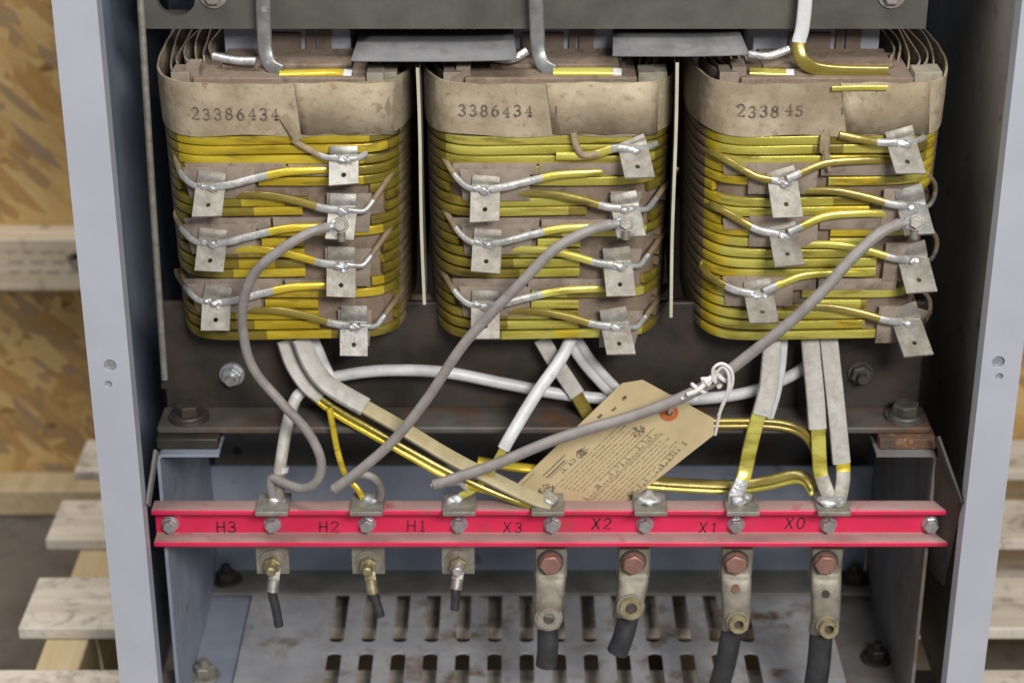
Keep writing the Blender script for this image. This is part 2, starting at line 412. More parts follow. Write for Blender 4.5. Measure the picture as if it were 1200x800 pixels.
def ribbon(mb, pl, w, surf, mi=0):
    """flat ink ribbon along the 2-D polyline; surf maps (x,z)->3-D point"""
    n = len(pl); L = []; Rr = []
    for i in range(n):
        a = pl[max(i - 1, 0)]; b = pl[min(i + 1, n - 1)]
        tx, tz = b[0] - a[0], b[1] - a[1]; q = math.hypot(tx, tz) or 1
        nx, nz = -tz / q * w / 2, tx / q * w / 2
        ex = ez = 0
        if i == 0: ex, ez = -tx / q * w * .4, -tz / q * w * .4
        if i == n - 1: ex, ez = tx / q * w * .4, tz / q * w * .4
        L.append(surf(pl[i][0] + nx + ex, pl[i][1] + nz + ez)); Rr.append(surf(pl[i][0] - nx + ex, pl[i][1] - nz + ez))
    vs = L + Rr
    mb.add(vs, [(i, i + 1, n + i + 1, n + i) for i in range(n - 1)], mi)

# ------------------------------------------------------------------ numbers of the place
FLOOR_Z = -.352
PALLET_Z = -.382
GROUND_Z = -.522
XL, XR = -.300, .3605        # cabinet side walls
COILX = (-.1635, .0275, .2215)
YC = .060                     # front face of the windings
CB, CA, CN, CM = .098, .0935, 7.5, 2.5 # coil plan (superellipse)
CYM = YC + CB

# ================================================================== SETTING
g = MB(); g.box((-6, -3, GROUND_Z - .2), (6, 6, GROUND_Z)); o = g.build('ground', 'concrete'); o['kind'] = 'structure'

# crate wall behind
crate = thing('osb_crate', (0, .70, GROUND_Z), 'tall crate of flaky yellow wood board with pale battens, behind the cabinet', 'crate')
b = MB(); b.box((-1.1, .700, GROUND_Z + .03), (1.3, .718, 1.0)); b.build('board_panel', 'osb', crate)
zt, zb = P(50, 279, .66).z, P(50, 342, .66).z
for (x0, x1) in ((-1.1, 1.3),):
    b = MB(); b.box((x0, .66, zb), (x1, .6995, zt)); b.build('batten', 'pine', crate, bevel=.003)
b = MB(); b.box((-1.1, .655, GROUND_Z + .001), (1.3, .6995, P(40, 574, .655).z)); b.build('bottom_rail', 'pine_yellow', crate, bevel=.003)
b = MB(); 
rnd = random.Random(3)
for row in range(3):
    x = P(8, 300, .659).x
    while x < P(100, 300, .659).x:
        w = rnd.uniform(.006, .016)
        z = zt - .016 - row * .0115
        b.box((x, .6592, z), (x + w, .6598, z + .0028)); x += w + rnd.uniform(.005, .012)
b.build('faded_stamp', 'pine_stain', crate)
b = MB()
for i in range(9):
    x = P(66 + rnd.uniform(0, 30), 300, .659).x; z = P(0, 312, .659).z + rnd.uniform(-.009, .009)
    b.box((x, .6588, z), (x + rnd.uniform(.004, .012), .6597, z + rnd.uniform(.003, .008)))
b.build('smudge', 'pad_board', crate)

# pallet
pal = thing('wooden_pallet', (.1, .3, GROUND_Z), 'rough pale wooden pallet that the grey cabinet stands on', 'pallet')
yb = [(-.10, -.02), (.067, .1524), (.2159, .3015), (.3692, .4468), (.5066, .5755), (.64, .70)][:5]
for i, (y0, y1) in enumerate(yb):
    b = MB(); rr = random.Random(i)
    xl = -.444 + rr.uniform(-.006, .006)
    n = 14; top = []
    b.box((xl, y0, PALLET_Z - .011), (.78, y1, PALLET_Z + rr.uniform(0, .001)))
    b.build('deck_board', 'pine_grey', pal, bevel=.0015)
for x in (-.415, .16, .70):
    b = MB(); b.box((x, -.10, GROUND_Z + .012), (x + .038, .613, PALLET_Z - .0115)); b.build('stringer', 'pine_yellow', pal, bevel=.002)
for (y0, y1) in ((-.09, .0), (.25, .34), (.52, .61)):
    b = MB(); b.box((-.444, y0, GROUND_Z + .001), (.78, y1, GROUND_Z + .0115)); b.build('base_board', 'pine_grey', pal, bevel=.0015)
b = MB(); p0 = P(110, 737, .243); b.tube([p0 + Vector((0, -.002, .0)), p0 + Vector((.006, -.014, -.012)), p0 + Vector((.009, -.02, -.03))], .0012, 6)
b.build('splinter', 'pine', pal)

# ================================================================== CABINET
cab = thing('steel_cabinet', (.03, .18, PALLET_Z), 'open grey blue painted steel cabinet housing the transformer', 'cabinet')
TOPZ, BOTZ = .36, PALLET_Z + .001
for side, (xo, xi) in ((-1, (XL - .0015, -.272)), (1, (XR + .0015, .334))):
    b = MB(); hx = (P(129, 428, 0).x, P(127, 450, 0).x) if side < 0 else (P(1170, 424, 0).x, P(1171, 441, 0).x)
    hz = (P(0, 428, 0).z, P(0, 450, 0).z) if side < 0 else (P(0, 424, 0).z, P(0, 441, 0).z)
    x0, x1 = min(xo, xi), max(xo, xi); xm = (x0 + x1) / 2; w = x1 - x0
    zs = [BOTZ, hz[1] - .0055, hz[1] + .0055, hz[0] + .008, TOPZ]
    U = Vector((1, 0, 0)); V = Vector((0, 0, 1)); N = Vector((0, 1, 0))
    for i, (za, zb_) in enumerate(zip(zs[:-1], zs[1:])):
        if i == 1: b.plate_hole((xm, 0, (za + zb_) / 2), U, V, N, w, zb_ - za, .002, (hx[1] - xm, hz[1] - (za + zb_) / 2), .0028)
        elif i == 2: b.plate_hole((xm, 0, (za + zb_) / 2), U, V, N, w, zb_ - za, .002, (hx[0] - xm, hz[0] - (za + zb_) / 2), .0046)
        else: b.box((x0, 0, za), (x1, .002, zb_))
    # return lip of the flange
    xr = xi - side * 0 ; b.box((min(xi, xi + side * .002), .002, BOTZ), (max(xi, xi + side * .002), .016, TOPZ))
    f = b.build('front_flange', 'cabinet_paint', cab, smooth=30)
    # captive fasteners behind the holes
    s = MB(); s.cyl((hx[0], .0075, hz[0]), (hx[0], .0025, hz[0]), .0065, .0065); s.cyl((hx[1], .006, hz[1]), (hx[1], .0022, hz[1]), .004, .004)
    s.build('clip_nut', 'zinc', f)
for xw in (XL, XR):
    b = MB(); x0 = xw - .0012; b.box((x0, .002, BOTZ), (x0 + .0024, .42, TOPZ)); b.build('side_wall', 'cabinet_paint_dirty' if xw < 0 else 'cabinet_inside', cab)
b = MB(); b.box((XL + .0013, .42, BOTZ), (XR - .0013, .422, TOPZ)); b.build('back_panel', 'cabinet_paint_dirty', cab)

b = MB(); b.box((XL - .001, .125, TOPZ), (XR + .001, .42, TOPZ + .002)); b.build('top_light_shield', 'cabinet_paint_dirty', cab)  # unseen partial cover, added to keep light off the space behind the coils
# chassis: side channels, back channel, vent plate
PXL, PXR = -.2676, .3204
ztop = P(220, 532, .045).z
for side, x, w in ((-1, PXL, .047), (1, PXR, -.046)):
    b = MB()
    sgn = 1 if w > 0 else -1; t = .0025
    # inverted channel section swept front to back: web, top flange, bottom flange
    rr = .005
    prof = [(x + abs(w) * sgn, ztop), (x + rr * sgn, ztop)] + [(x + rr * sgn - rr * sgn * math.sin(R(a)), ztop - rr + rr * math.cos(R(a))) for a in (30, 60)] + \
           [(x, ztop - rr), (x, FLOOR_Z - .006 + rr)] + [(x + rr * sgn - rr * sgn * math.cos(R(a)), FLOOR_Z - .006 + rr - rr * math.sin(R(a))) for a in (30, 60)] + [(x + rr * sgn, FLOOR_Z - .006), (x + .06 * sgn, FLOOR_Z - .006)]
    n = len(prof)
    inner = []
    for i, (a, c) in enumerate(prof):
        p0 = prof[max(i - 1, 0)]; p1 = prof[min(i + 1, n - 1)]
        tx, tz = p1[0] - p0[0], p1[1] - p0[1]; q = math.hypot(tx, tz)
        nx, nz = (-tz / q * t, tx / q * t)
        if sgn > 0: inner.append((a + nx, c + nz))
        else: inner.append((a - nx, c - nz))
    y0, y1 = .045, .2595
    poly = prof + inner[::-1]
    vs = [(a, y0, c) for a, c in poly] + [(a, y1, c) for a, c in poly]; m = len(poly)
    fs = [(i, (i + 1) % m, m + (i + 1) % m, m + i) for i in range(m)]
    fs += [(i, i + 1, m - 2 - i, m - 1 - i) for i in range(n - 1)] + [(m + i, m + i + 1, m + m - 2 - i, m + m - 1 - i) for i in range(n - 1)]
    b.add(vs, fs)
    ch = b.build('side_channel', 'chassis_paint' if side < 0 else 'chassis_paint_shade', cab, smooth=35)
    # nut on the channel floor
    s = MB(); c = PZ(240 if side < 0 else 1027, 792 if side < 0 else 772, FLOOR_Z - .003)
    s.cyl(c + Vector((0, 0, .0006)), c + Vector((0, 0, .003)), .013, .0125); hexhead(s, c + Vector((0, 0, .003)), (0, 0, 1), .0085, .008)
    s.cyl(c + Vector((0, 0, .010)), c + Vector((0, 0, .017)), .0042, .0036)
    s.build('floor_nut', ['tin_dull' if side < 0 else 'rusty_steel_shade'], ch, smooth=35)
    # inclined flat bar beside the channel
    s = MB()
    if side < 0: a_, b_ = P(183, 528, .040), P(173, 592, .012)
    else: a_, b_ = P(1098, 512, .040), P(1126, 590, .010)
    s.flat([a_, b_], .003, .010, facing=(0, -.5, .8), smooth=False)
    if side > 0: s.prism([a_ + Vector((.002, 0, -.004)), b_ + Vector((.001, .002, -.002)), b_ + Vector((.001, .03, -.09)), a_ + Vector((.002, .02, -.12))], (.0015, 0, 0))
    s.build('brace_strip', 'chassis_paint_shade' if side < 0 else 'rusty_steel_shade', cab, bevel=.0004)
b = MB()
zl = FLOOR_Z + .004
zweb = P(600, 546, .26).z
b.box((PXL + .0026, .26, FLOOR_Z), (PXR - .0026, .2625, zweb)); b.box((PXL + .0026, .2211, zl - .003), (PXR - .0026, .2599, zl), 1)
bc = b.build('back_channel', ['chassis_paint', 'ledge_grey'], cab, bevel=.0006)
for px in (267, 1000):
    s = MB(); c = PZ(px, 676, zl); c.y = .243
    s.cyl(c, c + Vector((0, 0, .002)), .014, .0135); s.cyl(c, c + Vector((0, 0, .0025)), .011, .011); hexhead(s, c + Vector((0, 0, .002)), (0, 0, 1), .009, .007); s.cyl(c + Vector((0, 0, .009)), c + Vector((0, 0, .016)), .004, .0036)
    s.build('anchor_nut', 'rusty_steel_shade', bc, smooth=35)
# dark sheet above the back channel with a round hole
b = MB(); hc = P(278, 528, .285)
x0, x1 = PXL + .003, PXR - .003; z0, z1 = zweb - .02, .0
b.plate_hole(((x0 + x1) / 2, .285, (z0 + z1) / 2), (1, 0, 0), (0, 0, 1), (0, 1, 0), x1 - x0, z1 - z0, .002, (hc.x - (x0 + x1) / 2, hc.z - (z0 + z1) / 2), .0045, seg=28)
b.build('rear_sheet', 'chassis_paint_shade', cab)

# vent plate with two rows of round-ended slots
b = MB()
VX0, VX1, VY0, VY1 = -.2295, .275, -.02, .2380
sx = [PZ(396 + 36.8 * k, 740, FLOOR_Z).x for k in range(14)]; sw = .0061
rows = [(.045, .1338), (.1485, .2310)]
xs = VX0
ye = [VY0, rows[0][0], rows[0][1], rows[1][0], rows[1][1], VY1]
def q(xa, xb, ya, yb_): b.add([(xa, ya, FLOOR_Z), (xb, ya, FLOOR_Z), (xb, yb_, FLOOR_Z), (xa, yb_, FLOOR_Z)], [(0, 1, 2, 3)])
for x in sx:
    q(xs, x - sw, VY0, VY1)
    for (ya, yb_) in ((ye[0], ye[1]), (ye[2], ye[3]), (ye[4], ye[5])):
        pts = [(x - sw, ya), (x + sw, ya)] if ya == ye[0] else [(x + sw * math.cos(R(a)), ya - sw * .72 + sw * .72 * math.sin(R(a))) for a in range(180, -1, -15)]
        pts2 = [(x + sw, yb_), (x - sw, yb_)] if yb_ == ye[5] else [(x + sw * math.cos(R(a)), yb_ + sw * .72 - sw * .72 * math.sin(R(a))) for a in range(0, 181, 15)]
        pts = pts + pts2
        b.add([(p, q_, FLOOR_Z) for p, q_ in pts], [tuple(range(len(pts)))])
    xs = x + sw
q(xs, VX1, VY0, VY1)
b.build('vent_plate', 'vent_plate_paint', cab, solid=.0022, smooth=0)

# ================================================================== CORE AND CLAMPS
core = thing('transformer_core', (.022, .16, FLOOR_Z + .2), 'rusty steel core frame with top and bottom clamps holding the three coils', 'core frame')
b = MB()   # upper clamp
ux0, ux1 = P(170, 33, .10).x, P(1085, 33, .10).x; uz = P(600, 34, .10).z
hcx = P(206, -2, .10)
zz = .32
b.plate_hole((ux0 + .0345, .10, (uz + zz) / 2), (1, 0, 0), (0, 0, 1), (0, 1, 0), .069, zz - uz, .006, (hcx.x - ux0 - .0345, hcx.z - (uz + zz) / 2), .0135, seg=32)
b.box((ux0 + .069, .10, uz), (ux1, .106, zz)); b.box((ux0, .1061, uz), (ux1, .128, uz + .006))
uc = b.build('upper_clamp', 'clamp_steel', core, smooth=30)
for px, py in ((250, -7), (1045, -7)):
    s = MB(); c = P(px, py, .10); s.cyl(c, c + Vector((0, -.002, 0)), .010); hexhead(s, c + Vector((0, -.002, 0)), (0, -1, 0), .007, .005); s.build('clamp_bolt', 'tin_dull', uc, smooth=35)
b = MB()   # lower clamp: web and forward flange
lx0, lx1 = P(187, 505, .06).x, P(1086, 505, .06).x; lz = P(600, 503, .06).z
yw = .0956
b.box((lx0, yw, lz - .004), (lx1, yw + .006, -.012)); b.box((lx0 - .002, .06, lz - .004), (lx1 + .003, yw - .0001, lz + .0015), 1)
lc = b.build('lower_clamp', ['rusty_steel_shade', 'lip_steel'], core, bevel=.0015)
for px, py in ((272, 438), (1008, 436)):
    s = MB(); c = P(px, py, yw); s.cyl(c, c + Vector((0, -.002, 0)), .0100, .0095, mi=0); hexhead(s, c + Vector((0, -.002, 0)), (0, -1, 0), .0082, .006, rot=.3); s.cyl(c + Vector((0, -.008, 0)), c + Vector((0, -.014, 0)), .0042, .0036)
    s.build('clamp_nut', 'zinc' if px < 500 else 'dark_steel', lc, smooth=35)
for px, py in ((222, 489), (1058, 484)):
    s = MB(); c = PZ(px, py, lz + .0016); c.y = .076
    s.cyl(c, c + Vector((0, 0, .003)), .0155, .0150); s.cyl(c + Vector((0, 0, .003)), c + Vector((0, 0, .0045)), .013, .012); hexhead(s, c + Vector((0, 0, .0045)), (0, 0, 1), .0105, .008, rot=.2)
    s.build('foot_bolt', 'rusty_steel_shade' if px < 500 else 'dark_steel', lc, smooth=35)
for (xa, xb) in ((P(184, 520, .055).x, P(256, 520, .055).x), (P(1030, 520, .055).x, P(1096, 520, .055).x)):
    s = MB(); s.box((xa, .052, ztop + .0002), (xb, .098, lz - .0042)); s.build('mounting_foot', 'rusty_steel_shade' if xa < 0 else 'rust_heavy', core, bevel=.001)
s = MB(); c = P(195, 447, yw); s.box((c.x - .004, yw - .0005, c.z - .006), (c.x + .004, yw - .0001, c.z + .005)); s.build('slot_recess', 'black_rubber', lc)
for cx in COILX:   # limbs
    s = MB(); w = .046
    s.box((cx - w, .130, -.05), (cx + w, .19, .30)); s.build('core_limb', 'core_lamination', core, bevel=.001)
    s = MB()
    s.box((cx - .006 + .02, .1265, .165), (cx - .001 + .02, .1298, .20)); s.box((cx + .001 + .02, .1265, .165), (cx + .012 + .02, .1298, .20)); s.box((cx - .02, .126, .16), (cx + .010, .1298, .1875))
    s.build('limb_wedge', 'fiber_dark', core)
s = MB(); s.box((COILX[0] - .046, .131, .30), (COILX[2] + .046, .19, .355)); s.build('yoke', 'core_lamination', core)
s = MB(); s.box((COILX[0] - .046, .131, -.12), (COILX[2] + .046, .19, -.0505)); s.build('yoke', 'core_lamination', core)
s = MB(); s.box((P(478, 366, .12).x, .110, P(0, 366, .11).z), (P(520, 366, .12).x, .122, P(0, 352, .11).z)); s.build('support_block', 'fiber_board', core)

# ================================================================== COILS
def taper(z): return .945 + .055 * max(0, min(1.2, (z + .03) / .20))
def cfront(x, z, inset=0.0):
    """depth of the winding front at local x (about the coil axis)"""
    a = (CA - inset) * taper(z); b_ = CB - inset
    k = min(.995, abs(x) / a)
    return CYM - b_ * (1 - k ** CN) ** (1 / CM)
def cpath(cx, z, inset=0.0, n=132):
    out = []; a = (CA - inset) * taper(z); b_ = CB - inset; n0 = n; n = n * 4
    for i in range(n):
        th = 2 * math.pi * (i + .5) / n - math.pi / 2
        c, s = math.cos(th), math.sin(th)
        out.append(Vector((cx + a * math.copysign(abs(c) ** (2 / CN), c), CYM + b_ * math.copysign(abs(s) ** (2 / CM), s), z)))
    # resample evenly
    L = [0]
    for i in range(n): L.append(L[-1] + (out[(i + 1) % n] - out[i]).length)
    res = []; j = 0
    for k in range(n0):
        d = L[-1] * k / n0
        while L[j + 1] < d: j += 1
        t = (d - L[j]) / max(1e-9, L[j + 1] - L[j])
        res.append(out[j].lerp(out[(j + 1) % n], t))
    return res
def CPt(cx, px, py, off):
    """point `off` metres in front of the winding surface seen at that pixel"""
    Y = YC
    for _ in range(5):
        p = P(px, py, Y); Y = max(YC - .002, min(cfront(p.x - cx, p.z), YC + .05)) - off
    return P(px, py, Y)

ROWS = ['N', 'N', 'N', 'L', 'L', 'G', 'R', 'R', 'G', 'L', 'LR', 'R', 'R', 'R', 'G', 'L', 'LR', 'R', 'R', 'N']

def make_coil(ci, label, wire, stamp, terms, x_left, x_right, dx):
    cx = COILX[ci]
    zbot = P(600, 398, YC).z
    root = thing('transformer_coil', (cx, CYM, zbot), label, 'coil', 'three coils side by side in the cabinet')
    zb0 = P(600, 157, YC).z; zt0 = P(600, 98, YC).z
    rnd = random.Random(40 + ci)
    # body of pressboard under the wires
    b = MB(); ring_lo = cpath(cx, zbot, .0045); ring_hi = cpath(cx, zb0, .0045); n = len(ring_lo)
    b.add(ring_lo + ring_hi, [(i, (i + 1) % n, n + (i + 1) % n, n + i) for i in range(n)] + [tuple(range(n - 1, -1, -1))])
    b.build('coil_former', 'fiber_board', root, smooth=60)
    # windings
    b = MB(); sec = rrect(.0066, .0044, .2)
    def fm(i, p, t): return (Vector((0, 0, 1)).cross(t)) * -1
    for k, fl in enumerate(ROWS):
        py = 164.3 + 12.02 * k + rnd.uniform(-.4, .4)
        z = P(600, py, YC).z
        path = cpath(cx, z, .0023, 150)
        for q_ in path:
            lx = (q_.x - cx) / CA
            q_.z += .0009 * lx + .0005 * math.sin(lx * 3 + k)
        cuts = []
        lev = 0 if k < 8 else (1 if k < 14 else 2)
        tl = terms[1 + lev * 2]['top'][0]; tr = terms[2 + lev * 2]['top'][0] if lev < 3 else 0
        if 'L' in fl: cuts.append((tl - 30, tl + 52))
        if 'R' in fl: cuts.append((tr - 40, tr + 46))
        if fl == 'G': cuts.append((x_left + rnd.uniform(12, 26), x_right - rnd.uniform(14, 30)))
        if fl == 'N' and k == 19: cuts = []
        def cutp(p):
            if p.y > CYM - .03: return False
            # image x of the point
            d = Vector(p) - CAM; dep = d.y * CP_ - d.z * SP_
            px = 600 + FPX * d.x / dep
            return any(a < px < c for a, c in cuts)
        flags = [cutp(p) for p in path]
        e0 = rnd.uniform(-.45, -.2) if ci < 2 else rnd.uniform(-.9, -.55)
        patches = [(-1, e0, 2 if (ci < 2 and k > 2) else rnd.choice((0, 3)))]
        if rnd.random() < .7: a_ = rnd.uniform(-.1, .5); patches.append((a_, a_ + rnd.uniform(.15, .5), rnd.choice((2, 3, 3, 4))))
        if rnd.random() < .5: patches.append((.6, 1, rnd.choice((2, 4))))
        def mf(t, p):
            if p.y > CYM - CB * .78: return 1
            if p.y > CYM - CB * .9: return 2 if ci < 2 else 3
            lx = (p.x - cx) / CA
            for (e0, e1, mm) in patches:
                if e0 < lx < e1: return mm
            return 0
        if not any(flags):
            b.sweep(path, sec, fm, closed=True, mfun=mf)
        else:
            n = len(path); st = next(i for i in range(n) if flags[i] and not flags[(i + 1) % n])
            run = []
            for s_ in range(1, n + 1):
                i = (st + s_) % n
                if not flags[i]: run.append(path[i])
                elif run:
                    if len(run) > 2: b.sweep(run, sec, fm, mfun=mf)
                    run = []
            if len(run) > 2: b.sweep(run, sec, fm, mfun=mf)
    b.build('winding', [wire, 'varnished_brown', 'enamel_olive', 'enamel_yellow' if ci != 0 else 'enamel_bright', 'enamel_dark'], root, smooth=35)
    # insulation strips between layers on the front
    for gp in (198, 262, 333):
        b = MB(); xa = x_left + 22; xb = x_right - 40
        xm = rnd.uniform(.4, .6) * (xb - xa) + xa
        for (u0, u1, dy) in ((xa, xm, 0), (xm + 3, xb, rnd.uniform(-1.5, 2))):
            pts = [CPt(cx, u0 + (u1 - u0) * i / 8, gp + dy, .0006) for i in range(9)]
            b.flat(pts, .0088, .0014, smooth=False, rnd=.2)
        b.build('layer_strip', 'pad_board', root)
    # paper band with an overlapped seam
    b = MB(); npt = 150
    lo = cpath(cx, zb0 - .0012, -.0012, npt); hi = cpath(cx, zt0, -.0012, npt)
    li = cpath(cx, zb0 - .0012, .0004, npt); hj = cpath(cx, zt0, .0004, npt)
    for i in range(npt):
        wv = .0007 * math.sin(i * .21 + ci) + .0003 * math.sin(i * .9 + ci * 2)
        hi[i].z += wv; hj[i].z += wv
        lo[i].z += .0010 * math.sin(i * .37 + ci * 3); li[i].z = lo[i].z
        bul = .0006 * math.sin(i * .8 + ci)
        hi[i].y -= bul; hj[i].y -= bul
    mid = [a.lerp(c, .5) + Vector((0, -.0008 if a.y < CYM else .0008, 0)) for a, c in zip(lo, hi)]
    n = npt
    b.add(lo + mid + hi + hj + li, [(r_ * n + i, r_ * n + (i + 1) % n, ((r_ + 1) % 5) * n + (i + 1) % n, ((r_ + 1) % 5) * n + i) for r_ in range(5) for i in range(n)])
    b.build('paper_band', 'kraft_paper', root, smooth=60)
    # overlap flap of the band
    b = MB(); sx_ = {0: 345, 1: 640, 2: 985}[ci]; ex_ = {0: 470, 1: 772, 2: 1090}[ci]
    top = [CPt(cx, sx_ + (ex_ - sx_) * i / 12, 97 + 1.2 * math.sin(i), .0022) for i in range(13)]
    bot = [CPt(cx, sx_ + 8 + (ex_ - sx_ - 10) * i / 12, 157 + math.sin(i * 1.3), .0022) for i in range(13)]
    midr = [a.lerp(c, .5) for a, c in zip(top, bot)]
    rowsr = [top, midr, bot]; vs = [p for r_ in rowsr for p in r_]
    b.add(vs, [(r_ * 13 + i, r_ * 13 + i + 1, (r_ + 1) * 13 + i + 1, (r_ + 1) * 13 + i) for r_ in range(2) for i in range(12)])
    b.build('band_flap', 'kraft_paper', root, solid=.0009, smooth=60)
    # stamped number
    b = MB()
    def surf(x, z): return Vector((x, cfront(x - cx, z) - .0030, z))
    for (txt, px, py, pitch, h) in stamp:
        p0 = P(px, py, YC)
        if txt == 'l':
            tk = MB(); ribbon(tk, letter_strokes(txt, p0.x, p0.z, h, pitch)[0], .0012, surf); tk.build('ink_tick', 'stamp_ink', root, smooth=0); continue
        for pl in letter_strokes(txt, p0.x, p0.z, h, pitch, .9, .0004, seed=ci): ribbon(b, pl, .0012, surf)
    b.build('stamped_number', 'stamp_ink', root, smooth=0)
    # nested paper layers standing at the top
    for k in range(1, 7):
        ins = .001 + k * .0058
        b = MB(); z0 = zt0 - .02; z1 = zt0 + .001 + .0008 * k
        lo = cpath(cx, z0, ins, 110); hi = cpath(cx, z1, ins, 110); li = cpath(cx, z0, ins + .0012, 110); hj = cpath(cx, z1, ins + .0012, 110)
        for i in range(110):
            wv = .0016 * math.sin(i * .17 + k * 2 + ci)
            if hi[i].y < CYM - .05 and abs(hi[i].x - cx) < CA * .72: wv -= .006
            hi[i].z += wv; hj[i].z += wv
            sh = .0013 * math.sin(i * .22 + k * 1.7)
            hi[i].x += sh; hj[i].x += sh
        n = 110
        b.add(lo + hi + hj + li, [(r_ * n + i, r_ * n + (i + 1) % n, ((r_ + 1) % 4) * n + (i + 1) % n, ((r_ + 1) % 4) * n + i) for r_ in range(4) for i in range(n)])
        b.build('paper_layer', 'paper_edge' if k % 2 else 'kraft_paper', root, smooth=60)
    # top filling of fibre and spacer blocks
    b = MB(); a0 = CA * .66
    ztf = zt0 - .0012
    b.box((cx - a0, YC + .0022, ztf - .022), (cx + a0, YC + .0075, ztf - .0002)); b.box((cx - a0 * .98, YC + .0078, ztf - .03), (cx + a0 * .98, .1295, ztf + .0028))
    b.box((cx - a0 * .7, YC + .030, ztf + .0025), (cx + a0 * .8, .129, ztf + .006))
    b.build('top_filler', 'fiber_board', root, bevel=.001)
    for (fx, w, yy, dz) in ((-.74, .013, .008, .0065), (-.66, .010, .013, .009), (.72, .012, .009, .006), (.83, .009, .016, .0045)):
        b = MB(); x = cx + fx * CA; b.box((x - w / 2, YC + yy, ztf - .01), (x + w / 2, YC + yy + .02, ztf + dz)); b.build('spacer_block', 'pad_board' if dz > .006 else 'paper_edge', root, bevel=.0005)
    # terminals and their leads
    for ti, T in enumerate(terms):
        jx, jy = T['join']; W = T.get('w', 35) * .000585
        tx, ty = T['top']; bx, by = T['bot']
        # pad behind
        if ti > 0:
            b = MB(); kind = T['k']
            hw = 40 if kind == 'l' else 34; hh = 19 if kind == 'l' else 24
            cxp = jx + (12 if kind == 'l' else 16); cyp = jy + (-4 if kind == 'l' else 3)
            if ci == 2: cxp = jx + (0 if kind == 'l' else 0)
            lo_, hi_ = max(x_left + 10, cxp - hw), min(x_right - (24 if ci < 2 else 16), cxp + hw)
            pts = [CPt(cx, lo_ + (hi_ - lo_) * i / 8, cyp, .0012) for i in range(9)]
            b.flat(pts, hh * 2 * .00062, .0016, smooth=False, rnd=.2)
            b.build('insulation_pad', 'pad_board', root)
        b = MB()
        tp = CPt(cx, tx, ty, .0025); jt = CPt(cx, jx, jy - 4, .0042); j = CPt(cx, jx, jy, .0062)
        bt = P(bx + rnd.uniform(-1.5, 1.5), by + rnd.uniform(-1, 1), j.y - rnd.uniform(.012, .020) - (.004 if ci == 2 else 0))
        U = Vector((1, 0, 0))
        b.flat([tp, tp.lerp(jt, .5) + Vector((0, -.0006, 0)), jt, j], W * .94, .0014, smooth=True, n=4, rnd=.2, facing=(0, -1, .15))
        # lower tab with its hole
        V = (bt - j); hgt = V.length; Vn = V.normalized(); U = (Vector((1, 0, 0)) - Vn * Vn.x * .55 + Vector((0, rnd.uniform(-.1, .1), rnd.uniform(-.06, .06)))).normalized(); N = U.cross(Vn).normalized()
        if N.y > 0: N = -N
        b.plate_hole((j + bt) / 2 - N * .0008, U, Vn, N, W, hgt, .0021, (0, hgt * .14), .0017)
        term = b.build('tap_terminal', T.get('m', 'tin'), root, bevel=.0004, smooth=35)
        s = MB()
        sq = (1.5, .9, .85)
        s.blob(j + Vector((.0005, -.0025, -.0004)), .0036, amp=.3, squash=sq, seed=ti + 10 * ci)
        s.blob(j + Vector((-.006, -.0018, .0010)), .0026, amp=.3, squash=(1.3, .8, .8), seed=ti + 31 * ci)
        s.blob(j + Vector((.002, -.003, -.0045)), .0027, amp=.25, squash=(.9, .7, 1.3), seed=ti + 50 * ci)
        s.build('solder_joint', 'solder', term, smooth=80)
        # leads
        off_j = .0085
        def lead(pts, silver, mat_y, w=.0058, th=.0034):
            q_ = [CPt(cx, max(jx + a, (205, 511, 822)[ci] + 3 * i_ / len(pts)), jy + c, o_) for i_, (a, c, o_) in enumerate(pts)]
            bb = MB()
            bb.flat(q_, w, th, facing=(0, -1, .25), rnd=.42, n=7, mfun=lambda t, p: 0 if t < silver else 1)
            bb.build('tap_lead', ['lead_tinned' if silver > 0 else mat_y, mat_y], root, smooth=60)
        wy = wire
        if ti == 0:
            if ci == 0: lead([(-6, 0, off_j), (-22, -2, .007), (-40, -10, .004), (-60, -22, .0035)], .45, 'frayed_brown', .0045)
            elif ci == 1: lead([(-6, 0, off_j), (-22, 0, .008), (-50, 8, .005), (-90, 9, .003)], .35, wy)
            else: lead([(-6, 0, off_j), (-25, 0, .008), (-48, -4, .005), (-72, -9, .003)], .35, 'enamel_dark')
            lead([(5, 0, off_j), (16, -1, .007), (27, -6, .003)], 1.1, 'sleeve_grey', .0045)
        elif T['k'] == 'l':
            if ci < 2:
                lead([(6, 1, off_j), (24, -2, .008), (52, -9, .0055), (86, -16, .004), (112, -18, .0025), (136, -19, .0), (150, -19, -.004)], .40, wy)
                lead([(-5, 1, off_j), (-20, -1, .008), (-33, -12, .0045), (-45, -30, -.001), (-50, -38, -.005)], .55, 'varnished_brown', .0045)
            else:
                lead([(6, -3, off_j), (28, -13, .007), (52, -22, .005), (90, -25, .003), (118, -25, .0005), (136, -25, -.004)], .12, 'enamel_dark' if ti == 1 else wy)
                lead([(-6, -1, off_j), (-30, -6, .008), (-56, -20, .005), (-78, -32, .000), (-90, -38, -.005)], .30 if ti > 1 else .05, 'enamel_dark')
        else:
            lead([(-6, 0, off_j), (-24, -2, .008), (-52, -10, .0055), (-88, -17, .003), (-126, -18, .0), (-142, -18, -.004)], .24, 'enamel_dark' if ti % 4 == 2 else wy)
            if ci < 2: lead([(6, 0, off_j), (24, 1, .0075), (33, -8, .005), (43, -22, .003), (54, -38, -.001), (60, -48, -.006)], .45, 'varnished_brown', .0042)
            else: lead([(8, 1, off_j), (20, 0, .0075), (27, -12, .006), (27, -26, .003), (18, -38, -.003)], .5, 'frayed_brown', .0035)
    return root

